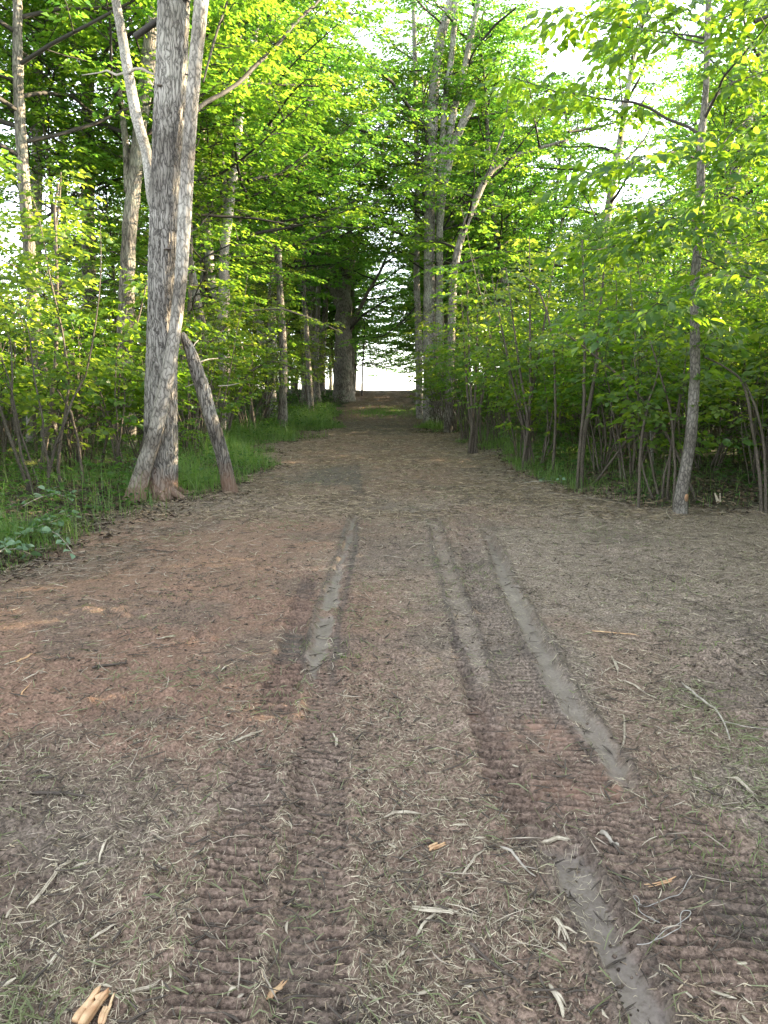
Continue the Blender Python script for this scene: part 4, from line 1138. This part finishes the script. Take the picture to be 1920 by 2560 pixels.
ST = [((67,2277),(205,2150),16,M_CHIP,'long pale split stick lying at the lower left edge',[(.6,.5,.25)]),
      ((218,2350),(300,2300),12,M_CHIP,'pale stick lying just below and right of the long split one',None),
      ((247,2165),(282,2100),12,M_CHIP,'short pale stick pointing away, right of the long split stick',None),
      ((1704,1705),(1830,1850),20,M_STICK,'long weathered stick lying slanted in the litter at right',[(.75,.9,.3)]),
      ((1765,1812),(1856,1808),9,M_CHIP,'thin pale twig crossing the long weathered stick',None),
      ((1556,1782),(1547,1880),13,M_CHIP,'straight pale stick pointing at the camera beside the wet rut',None),
      ((1500,2092),(1548,2120),24,M_STICK,'short thick grey stick lying across the tread marks',None),
      ((1525,2110),(1562,2140),16,M_STICK_DK,'dark stick just below the short thick grey one',None),
      ((1355,2115),(1424,2106),26,M_CHIP,'pale splintered slab lying across the wet lower rut',[(.3,.3,.5),(.5,-.2,.5)]),
      ((1030,2275),(1145,2300),22,M_CHIP,'pale split branch at the lower middle with a stick across it',None),
      ((1040,2342),(1092,2288),12,M_CHIP,'pale stick crossing the split branch at the lower middle',None),
      ((1072,2138),(1112,2120),26,M_CHIP_OR,'brown barkless chunk left of the deep tread marks',None),
      ((960,2047),(1065,2040),14,M_CHIP,'pale stick with a broad splinter end left of the tread marks',None),
      ((1155,2195),(1218,2130),10,M_CHIP,'thin pale stick pointing up toward the brown chunk',None),
      ((1250,2130),(1340,2195),15,M_STICK,'grey split stick left of the lower wet rut',[(.7,.4,.3)]),
      ((1170,2370),(1300,2470),14,M_STICK_DK,'long dark stick at the bottom right of the centre',None),
      ((1375,2480),(1415,2555),20,M_CHIP,'pale broad splinter standing out at the bottom by the rut',[(.2,.3,.5)]),
      ((1380,2305),(1418,2365),22,M_CHIP,'pale frayed splinter beside the left edge of the lower rut',[(.5,.7,.5),(.5,-.6,.4)]),
      ((578,1868),(662,1838),15,M_CHIP,'long pale stick left of the centre tread band',[(.3,.5,.2)]),
      ((550,1685),(586,1660),12,M_CHIP,'pale chip stick left of the ribbed marks in mid clearing',None),
      ((832,1840),(842,1875),12,M_CHIP,'short pale stick standing upright in view below the left rut end',None),
      ((795,1585),(836,1602),12,M_CHIP,'forked pale twig lying in the left wet rut',[(.8,-1.,.6)]),
      ((392,1605),(442,1594),14,M_CHIP,'pale stick on the reddish dirt in the left of the clearing',None),
      ((230,1682),(322,1668),26,M_STICK_DK,'dark bark strip on the reddish dirt at left',None),
      ((40,1672),(90,1645),12,M_CHIP_OR,'brown stick near the left edge above the dark bark strip',None),
      ((55,1720),(125,1700),14,M_CHIP,'pale bent stick at the left edge below the brown stick',None),
      ((52,1752),(78,1724),12,M_CHIP_OR,'small brown stick below the pale bent stick at the left edge',None),
      ((345,1375),(445,1386),18,M_STICK_DK,'dark twig in the dirt in front of the double trunk tree',None),
      ((82,2002),(225,2012),22,M_STICK_DK,'dark rotten stick in the dirt at the left',None),
      ((330,2485),(405,2452),14,M_CHIP,'pale stick near the bottom left above the orange root',None),
      ((670,2510),(715,2450),20,M_CHIP_OR,'brown wedge shaped splinter in the lower tread marks',None),
      ((560,2490),(590,2478),14,M_CHIP,'small white chip beside the wedge shaped splinter',None),
      ((960,2368),(968,2330),10,M_STICK_DK,'short dark twig beside the straw patch at the bottom middle',None),
      ((1690,2200),(1612,2210),12,M_CHIP_OR,'thin reddish stick lying over the right tread marks',None),
      ((1815,1938),(1905,1998),16,M_CHIP,'pale stick slanting out at the right edge above the tread marks',None),
      ((1480,1578),(1600,1592),12,M_CHIP_OR,'yellowish stick across the top of the straw bank at right',None),
      ((1560,1700),(1640,1745),14,M_CHIP,'pale split stick in the straw bank right of the wet rut',None),
      ((1528,1640),(1545,1690),18,M_CHIP,'pale frayed root splinter in the straw bank right of the rut',[(.3,.6,.6),(.5,-.6,.6)]),
      ((1400,1292),(1560,1276),16,M_STICK_DK,'dark branch lying in front of the right thicket',None),
      ((1800,1286),(1888,1278),22,M_STICK_DK,'dark grey log end lying right of the slender tree',None),
      ((1800,1216),(1925,1222),7,M_STICK,'thin fallen stem lying low at the right edge of the thicket',None),
      ((1675,1302),(1690,1262),18,M_CHIP,'pale stripped stick leaning at the foot of the slender tree',None)]
for (a, b, wmm, mt, lb, fk) in ST:
    stick(a, b, wmm, mt, lb, forked=fk, bend=.05)
stick((190,2568),(262,2500),62,M_CHIP_OR,'thick orange torn root at the bottom left corner', 'torn_root', forked=[(.5, .5, .6), (.8, -.4, .4)], cat_='root')
stick((255,2568),(285,2510),26,M_CHIP_OR,'thin orange root lying beside the thick torn one', 'torn_root', cat_='root')

# splintered stump stakes right of the slender tree
g0 = ground_at(1802, 1272); base = np.array([g0[0], g0[1], GZ(g0[0], g0[1])])
T = new_thing('splintered_stump', base, 'pale splintered stump with two upright shards right of the slender tree', 'stump')
for p in ([(1802,1276,10),(1798,1262,9),(1793,1248,8),(1787,1232,3)], [(1802,1274,7),(1801,1258,6),(1800,1232,2)], [(1803,1276,7),(1806,1290,5),(1808,1306,2)]):
    w = Wood(); tubes_px(w, p, g0[1], g0[1] + (.02 if p[-1][1] < 1260 else -.3), .02, 6, 0, 1, base); link('shard', w.mesh('shard', [M_CHIP]), T)

# looping dry vines on the right tread marks
def vine(pts, label):
    P = np.array([ground_at(*p) for p in pts])
    L = np.concatenate([[0], np.cumsum(np.linalg.norm(np.diff(P, axis=0), axis=1))]); t = np.linspace(0, L[-1], 60)
    Q = np.stack([np.interp(t, L, P[:, k]) for k in range(3)], 1)
    for _ in range(6): Q[1:-1] = (Q[:-2] + Q[2:] + 2 * Q[1:-1]) / 4
    hz = full_h(Q[:, 0], Q[:, 1]); hz = np.max([np.roll(hz, k) for k in (-3, -2, -1, 0, 1, 2, 3)], 0)
    for _ in range(5): hz[1:-1] = (hz[:-2] + hz[2:] + 2 * hz[1:-1]) / 4
    Q[:, 2] = hz + .006
    base = Q[0].copy(); w = Wood(); w.tube(Q - base, np.full(60, .0014), 5)
    return tag(link('dry_vine', w.mesh('dry_vine', [M_VINE]), None, tuple(base)), label, 'vine')
vine([(1728,2195),(1700,2235),(1650,2262),(1610,2282),(1590,2262),(1578,2240),(1592,2238),(1600,2262),(1592,2285),(1610,2300),(1650,2314)], 'curly dry vine looping over the right tread marks, the upper one')
vine([(1590,2392),(1625,2388),(1660,2350),(1700,2322),(1728,2300),(1728,2290),(1705,2290),(1698,2310),(1703,2340),(1660,2362),(1630,2380)], 'curly dry vine looping over the right tread marks, the lower one')
# straw tuft balls
for (a, b, r_, lb) in ((380, 1828, .035, 'pale dried grass tuft on the dirt at left'), (342, 1862, .022, 'smaller pale tuft below the dried grass tuft at left')):
    g0 = ground_at(a, b); c = np.array([g0[0], g0[1], GZ(g0[0], g0[1])]); w = Wood()
    for k in range(60):
        d = unit(rl.normal(0, 1, 3)); d[2] = abs(d[2])
        w.tube(np.array([[0, 0, .004], d * r_ * .6, d * r_ + [0, 0, -.3 * r_]]), [.0016, .0014, .0006], 3, cap=False)
    tag(link('grass_tuft', w.mesh('grass_tuft', [M_STRAW]), None, tuple(c)), lb, 'grass tuft')

# ---------------------------------------------------------------- grass verges, herbs and forest floor
def blades(P, H, W, name, mat, rngl, lean=.5):
    n = len(P); z = full_h(P[:, 0], P[:, 1]) - .01
    az = rngl.uniform(0, 6.28, n); d = np.stack([np.cos(az), np.sin(az)], 1); s = np.stack([-d[:, 1], d[:, 0]], 1)
    ln = rngl.uniform(.1, 1, n) * lean
    V = np.zeros((n, 7, 3))
    for k, (t, ww) in enumerate(((0, 1), (.4, .9), (.75, .6), (1, 0))):
        c = P + d * (ln * H * t ** 2)[:, None]; zz = z + H * (t - .35 * ln * t ** 2)
        if k < 3:
            for j, sg in enumerate((-1, 1)):
                V[:, 2 * k + j, :2] = c + s * (sg * W * ww / 2)[:, None]; V[:, 2 * k + j, 2] = zz
        else:
            V[:, 6, :2] = c; V[:, 6, 2] = zz
    me = mesh_np(name, V.reshape(-1, 3), np.concatenate([(np.arange(n)[:, None, None] * 7 + np.array([[0, 1, 3, 2], [2, 3, 5, 4]])[None]).reshape(-1), (np.arange(n)[:, None] * 7 + np.array([[4, 5, 6]])).reshape(-1)]),
                 np.concatenate([np.full(n * 2, 4), np.full(n, 3)]), [mat], smooth=False)
    return me
def scatter(n, fn, x0, x1, y0, y1, rngl):
    out = []; c = 0
    while c < n:
        x = rngl.uniform(x0, x1, n); y = y0 + (y1 - y0) * rngl.random(n) ** 1.3
        k = rngl.random(n) < fn(x, y); out.append(np.stack([x[k], y[k]], 1)); c += k.sum()
    return np.concatenate(out)[:n]
def verge(x, y):
    d = veg_mask(x, y)
    left = sst(9, 11.5, y) * (x < 0); nearleft = sst(7.6, 7, y) * (x < 0)
    right = sst(9, 12, y) * (x > 0) * .8
    return np.clip(sst(-.15, .1, d) * np.exp(-np.maximum(d, 0) / 1.1), 0, 1) * np.clip(left + nearleft + right + .12, 0, 1) * (.35 + .65 * sst(.35, .6, fbm(x, y, 1.1, 2, 91)))
n = 46000
P = scatter(n, verge, -9, 7, 4.3, 34, rl)
H = rl.uniform(.08, .36, n) * (.45 + 1.1 * sst(.35, .7, fbm(P[:, 0], P[:, 1], 2.2, 2, 93))) * np.where(P[:, 0] < 0, 1.25, .8) * (.5 + .5 * sst(-.15, .5, veg_mask(P[:, 0], P[:, 1])))
o = link('verge_grass', blades(P, H, rl.uniform(.003, .006, n) * (1 + P[:, 1] * .03), 'verge_grass', M_GRASS, rl, .9)); tag(o, 'green grass growing along both verges of the track', 'grass', None, 'stuff')
n = 2600
P = np.stack([rl.normal(.05, .8, n), rl.normal(32.5, 1.1, n)], 1)
o = link('track_grass', blades(P, rl.uniform(.06, .16, n), rl.uniform(.008, .014, n), 'track_grass', M_GRASS, rl, 1.0)); tag(o, 'low green grass patch in the middle of the far track', 'grass', None, 'stuff')
n = 1600
P = sample(n, rl, lambda x, y: sst(.66, .76, fbm(x, y, 1.4, 3, 95)) * (1 - strips_at(x, y)[0]) * (veg_mask(x, y) < .2), y1=9)
o = link('sparse_grass', blades(P, rl.uniform(.02, .07, n), rl.uniform(.0018, .003, n), 'sparse_grass', M_GRASS, rl, 1.6)); tag(o, 'sparse torn green grass standing in the dirt', 'grass', None, 'stuff')

def floor_d(x, y): return sst(.0, .5, veg_mask(x, y)) * (.25 + .75 * sst(.4, .6, fbm(x, y, .7, 2, 97)))
n = 100000
P = scatter(n, floor_d, -20, 20, 5, 42, rl)
z = full_h(P[:, 0], P[:, 1]); hh = rl.random(n) ** 1.6 * .42 * (.4 + fbm(P[:, 0], P[:, 1], .9, 2, 98))
az = rl.uniform(0, 6.28, n)
Dd = np.stack([np.cos(az), np.sin(az), rl.normal(0, .25, n)], 1); Nn = np.stack([rl.normal(0, .35, n), rl.normal(0, .35, n), np.ones(n)], 1)
o = link('woodland_herbs', leaf_mesh('woodland_herbs', np.stack([P[:, 0], P[:, 1], z + .01 + hh], 1), Dd, Nn, rl.uniform(.04, .10, n) * (1 + P[:, 1] * .015), [M_FLOOR_LEAF], 0, .32, .1, .15))
tag(o, 'low green herbs and ferns covering the woodland floor', 'herbs', None, 'stuff')
n = 26000
P = scatter(n, lambda x, y: sst(-.5, .2, veg_mask(x, y)) * sst(4, .5, veg_mask(x, y)), -9, 9, 5, 26, rl)
az = rl.uniform(0, 6.28, n); z = full_h(P[:, 0], P[:, 1])
M_DEAD = plain_mat('dead_leaf', (.06, .045, .03), (.20, .15, .10), 8, .8, .1, per_island=True)
o = link('dead_leaves', leaf_mesh('dead_leaves', np.stack([P[:, 0], P[:, 1], z + .012], 1), np.stack([np.cos(az), np.sin(az), rl.normal(0, .2, n)], 1), np.stack([rl.normal(0, .5, n), rl.normal(0, .5, n), np.ones(n)], 1), rl.uniform(.04, .08, n), [M_DEAD], 0, .32, .15, .2))
tag(o, 'brown fallen leaves and debris under the thickets', 'dead leaves', None, 'stuff')

# ---------------------------------------------------------------- stems at the edge of the thickets, traced one by one
def edge_sapling(name, label, pts, dy=0, limbs=(), leafm=None, leafsz=.09, seed=1, ns_=5, t0=.4, bark=None, spray=True, group=None):
    g0 = ground_at(pts[0][0], pts[0][1]); Y = g0[1]
    base = np.array([g0[0], Y, GZ(g0[0], Y)])
    T = new_thing(name, base, label, 'sapling', group)
    w = Wood(); P = tubes_px(w, [(pts[0][0], pts[0][1] + 8, pts[0][2] * 1.15)] + list(pts), Y, Y + dy, .05, 10, .0012, seed, base, .2)
    lim = [P[int(len(P) * t0):]]
    for p, d2 in limbs: lim.append(tubes_px(w, p, Y, Y + d2, .05, 6, 0, seed, base))
    w.dm = 1
    if spray:
        rr = np.random.default_rng(seed)
        lv = leafy(rr, lim, ns_, .7, 5, .3, 6, leafsz, w, None, .05, .005, .8, .3, .4)
        link('foliage', leaf_mesh('foliage', lv[0], lv[1], lv[2], lv[3], [leafm or M_LEAF_SHRUB], 2, .34, .1, .18), T)
    link('stem', w.mesh('stem', [bark or M_BARK_SAP, M_TWIG]), T)
    return T
ES = [('pale curved sapling of the close pair, the left stem, right thicket', [(1442,1222,7),(1447,1150,7),(1452,1090,8),(1459,1030,8),(1461,980,8),(1459,960,8),(1462,900,7),(1461,800,6),(1461,740,5),(1455,600,4)], .3),
      ('pale scarred sapling of the close pair, the right stem, right thicket', [(1454,1218,10),(1456,1150,9),(1462,1080,11),(1470,1040,11),(1476,1000,10),(1485,950,9),(1490,910,8),(1494,850,7),(1500,780,6),(1512,650,4)], .3),
      ('lone straight pale sapling between the stem cluster and the close pair', [(1381,1188,8),(1386,1120,7),(1389,1050,6),(1388,980,6),(1386,900,6),(1381,840,5),(1368,780,5),(1345,720,4),(1310,690,3)], -.3),
      ('thin curved sapling left of the slender tree', [(1596,1272,7),(1598,1200,7),(1600,1140,7),(1606,1080,7),(1616,1030,6),(1622,1000,6),(1634,970,5),(1641,950,4),(1650,900,3)], .2),
      ('thin crooked stem touching the foot of the slender tree', [(1683,1278,6),(1686,1220,6),(1688,1170,6),(1684,1110,6),(1680,1050,6),(1670,1000,5),(1655,950,4),(1640,900,4),(1625,850,3)], .3),
      ('long stem slanting up left from behind the slender tree', [(1745,1262,7),(1725,1210,7),(1700,1150,7),(1672,1095,7),(1640,1040,6),(1600,990,6),(1560,950,5),(1500,900,5),(1450,860,4),(1415,835,3)], .4),
      ('gnarled stem at the right edge arching left over the thicket', [(1905,1285,9),(1900,1200,8),(1890,1120,8),(1880,1070,7),(1872,1010,7),(1862,970,6),(1845,940,5),(1800,910,4),(1760,893,3)], .3),
      ('second gnarled stem at the right edge, nearest the frame', [(1915,1290,8),(1914,1200,7),(1911,1130,7),(1905,1080,6),(1890,1020,6),(1878,990,5),(1860,950,3)], .4),
      ('leaning twiggy sapling between the close pair and the slender tree', [(1480,1216,6),(1500,1190,5),(1530,1150,5),(1560,1110,5),(1590,1080,4),(1610,1062,4),(1632,1040,2)], .2)]
for k, (lb, pts, dy) in enumerate(ES):
    edge_sapling('edge_sapling', lb, pts, dy, seed=300 + k, spray=(k not in (8,)), t0=.55)
# stem cluster at the right
for k, (lb, x0, tops) in enumerate((('tight cluster of grey stems at the left end of the right thicket', 1317, [(1322,1060,1300,930),(1326,1000,1325,850),(1312,1080,1280,950),(1318,1050,1345,900)]),
                                    ('pale clump of stems where the right verge meets the clearing', 1184, [(1182,1060,1176,960),(1186,1040,1190,940),(1192,1060,1212,960),(1178,1070,1168,980)]))):
    g0 = ground_at(x0, 1174 if k == 0 else 1132); base = np.array([g0[0], g0[1], GZ(g0[0], g0[1])])
    T = new_thing('stem_cluster', base, lb, 'shrub'); w = Wood(); lim = []
    for j, (x1, y1, x2, y2) in enumerate(tops):
        y0_ = 1178 if k == 0 else 1136
        P = tubes_px(w, [(x0 - 12 + j * 7, y0_, 9), (x1, y1, 7), (x2, y2, 6), (x2 + (x2 - x1) * .8, y2 - 130, 4), (x2 + (x2 - x1) * 1.6, y2 - 260, 2)], g0[1], g0[1] + (j - 1) * .3, .06, 8, .001, j, base)
        lim.append(P[int(len(P) * .5):])
    w.dm = 1; lv = leafy(np.random.default_rng(k), lim, 8, .8, 5, .34, 7, .10, w, None, .02, .005, .85, .25, .4)
    link('stems', w.mesh('stems', [M_BARK_SAP, M_TWIG]), T); link('foliage', leaf_mesh('foliage', lv[0], lv[1], lv[2], lv[3], [M_LEAF_SHRUB], 1, .36, .1, .15), T)
# left side stems
EL = [('grey sapling with smooth bark, second stem from the left edge group', [(98,1205,14),(112,1120,12),(125,1040,11),(132,960,10),(140,900,10),(141,820,9),(143,720,8),(140,600,7),(136,520,6),(146,460,5)], .2),
      ('thin grey stem beside the smooth sapling at the left', [(92,1160,8),(88,1080,8),(82,1000,8),(70,940,7),(62,880,6),(60,820,5),(40,760,4)], .3),
      ('crooked pale stem left of the double trunk tree', [(210,1240,7),(205,1180,7),(195,1100,6),(184,1060,6),(178,1032,7),(160,1000,4),(140,970,3)], .2),
      ('dark leaning stem at the far left edge', [(48,1150,10),(42,1080,9),(30,1010,9),(12,930,9),(0,880,8),(-20,800,6)], .2),
      ('thin dark sapling halfway between the left edge and the double tree', [(292,1190,6),(293,1120,6),(292,1050,6),(298,960,5),(303,900,5),(325,850,5),(345,800,5),(360,740,4),(368,700,3)], .3),
      ('slim brown sapling beside the left edge of the picture', [(12,1195,5),(10,1120,5),(8,1060,4),(4,1000,3),(2,900,3)], .1),
      ('dark tall sapling rising past the left bushes', [(128,1150,9),(134,1000,8),(138,850,8),(142,700,7),(138,600,6),(150,480,5),(152,430,4)], -.5),
      ('dark slanting stem behind the crooked pale stem', [(248,1185,6),(262,1120,6),(274,1060,5),(290,1010,5),(330,940,4),(350,910,3)], .5)]
for k, (lb, pts, dy) in enumerate(EL):
    edge_sapling('edge_sapling', lb, pts, dy, seed=330 + k, t0=.45, ns_=9, leafsz=.12)
# leafy branches hanging right of the double tree
for k, (lb, pts, dy) in enumerate([('leafy sapling spreading right of the double tree over the verge', [(470,1130,8),(480,1000,7),(520,860,6),(600,780,6),(700,770,5),(790,800,4),(850,830,2)], 1.5),
                                   ('yellow green sapling standing behind the double tree at right', [(640,1090,9),(610,900,8),(580,760,7),(560,640,6),(590,560,5),(620,500,3)], .4),
                                   ('leafy sapling reaching low over the left verge', [(560,1120,8),(590,1000,7),(620,930,6),(680,900,5),(760,930,3)], .8)]):
    edge_sapling('verge_sapling', lb, pts, dy, seed=360 + k, t0=.28, ns_=13, leafsz=.10)

# ---------------------------------------------------------------- plants in the lower left corner
def herb(px, py, H, seed, label, flower=False, lean=(0, 0)):
    g0 = ground_at(px, py); base = np.array([g0[0], g0[1], GZ(g0[0], g0[1])]); rr = np.random.default_rng(seed)
    T = new_thing('goldenrod_plant' if flower else 'narrow_leaved_herb', base, label, 'plant')
    P = bpath(rr, (0, 0, -.02), (lean[0], lean[1], 1), H, 9, .08, -.01); w = Wood(); w.tube(P, np.linspace(.004, .002, 9), 5)
    link('stem', w.mesh('stem', [M_GRASS]), T)
    n = int(H * 60); t = np.linspace(.15, .97, n); q, d = along(P, t); a = np.arange(n) * 2.4
    D = np.stack([np.cos(a), np.sin(a), .35 + rr.normal(0, .15, n)], 1); Nn = np.stack([-np.cos(a) * .5, -np.sin(a) * .5, np.ones(n)], 1)
    link('leaves', leaf_mesh('leaves', q, D, Nn, rr.uniform(.07, .11, n) * (1.1 - .5 * t), [M_GRASS], 1, .11, .05, .45), T)
    if flower:
        n = 260; q0 = P[-1]; a = rr.uniform(0, 6.28, n); rad = rr.uniform(0, .06, n)
        q = q0 + np.stack([np.cos(a) * rad * 1.3, np.sin(a) * rad, rr.normal(0, .012, n) + rad * .1], 1)
        link('flower_head', leaf_mesh('flower_head', q, rr.normal(0, 1, (n, 3)), rr.normal(0, 1, (n, 3)), rr.uniform(.006, .012, n), [M_FLOWER], 0, .4, .1, .1), T)
    return T
herb(62, 1262, .62, 1, 'goldenrod with a yellow flower head at the left edge, the taller one', True, (-.1, 0))
herb(128, 1282, .55, 2, 'goldenrod with a yellow flower head, leaning, right of the taller one', True, (-.25, 0))
for k in range(16):
    a = rng.uniform(-30, 160); b = rng.uniform(1250, 1370)
    o = herb(a, b, rng.uniform(.25, .5), 10 + k, 'narrow-leaved green herb in the weedy lower left corner', False, (rng.normal(0, .2), rng.normal(0, .2)))
    o['group'] = 'herbs in the lower left corner'
def cut_branch(pts, seed, label, n, sz):
    P = np.array([ground_at(*p) for p in pts]); rr = np.random.default_rng(seed)
    P, r = resample(P, np.linspace(.006, .003, len(P)), .05); P[:, 2] = full_h(P[:, 0], P[:, 1]) + .05 + .10 * np.sin(np.linspace(0, 3.1, len(P)))
    base = P[0].copy(); P = P - base; T = new_thing('cut_leafy_branch', base, label, 'branch')
    w = Wood(); w.tube(P, r, 6); link('twig', w.mesh('twig', [M_STICK]), T)
    t = np.sort(rr.uniform(0, 1, n)); q, d = along(P, t); a = rr.uniform(0, 6.28, n)
    D = np.stack([np.cos(a), np.sin(a) - .2, rr.normal(0, .3, n)], 1); q = q + D * .05 * rr.random((n, 1)) + np.stack([np.zeros(n), np.zeros(n), rr.uniform(-.03, .08, n)], 1)
    link('leaves', leaf_mesh('leaves', q, D, np.stack([rr.normal(0, .5, n), rr.normal(-.2, .5, n), np.ones(n)], 1), rr.uniform(.6, 1.15, n) * sz, [M_CUT], 2, .42, .07, .12), T)
cut_branch([(0, 1400), (60, 1370), (140, 1340), (185, 1310)], 1, 'cut branch with broad pale green leaves in the lower left weeds', 46, .10)
cut_branch([(-40, 1440), (20, 1415), (80, 1400)], 2, 'wilted cut branch with pale leaf undersides at the left frame edge', 34, .095)
cut_branch([(90, 1345), (150, 1375), (185, 1400)], 3, 'small wilted leafy cutting at the edge of the dirt, lower left', 22, .085)
cut_branch([(60, 1300), (120, 1290), (180, 1275)], 4, 'dark green leafy cutting behind the pale cut branch, lower left', 26, .09)
for (a, b, c_, lb) in ((1360, 1218, 20, 'leafy cutting lying on the dirt before the lone pale sapling'),):
    cut_branch([(a - 50, b), (a, b + 8), (a + 45, b)], 9, lb, c_, .06)
for o in [o for o in COL.objects if o.parent is None and o.type == 'EMPTY' and o.get('category') is None]:
    for ch in list(o.children): bpy.data.objects.remove(ch)
    bpy.data.objects.remove(o)
print('objects', len(bpy.data.objects))
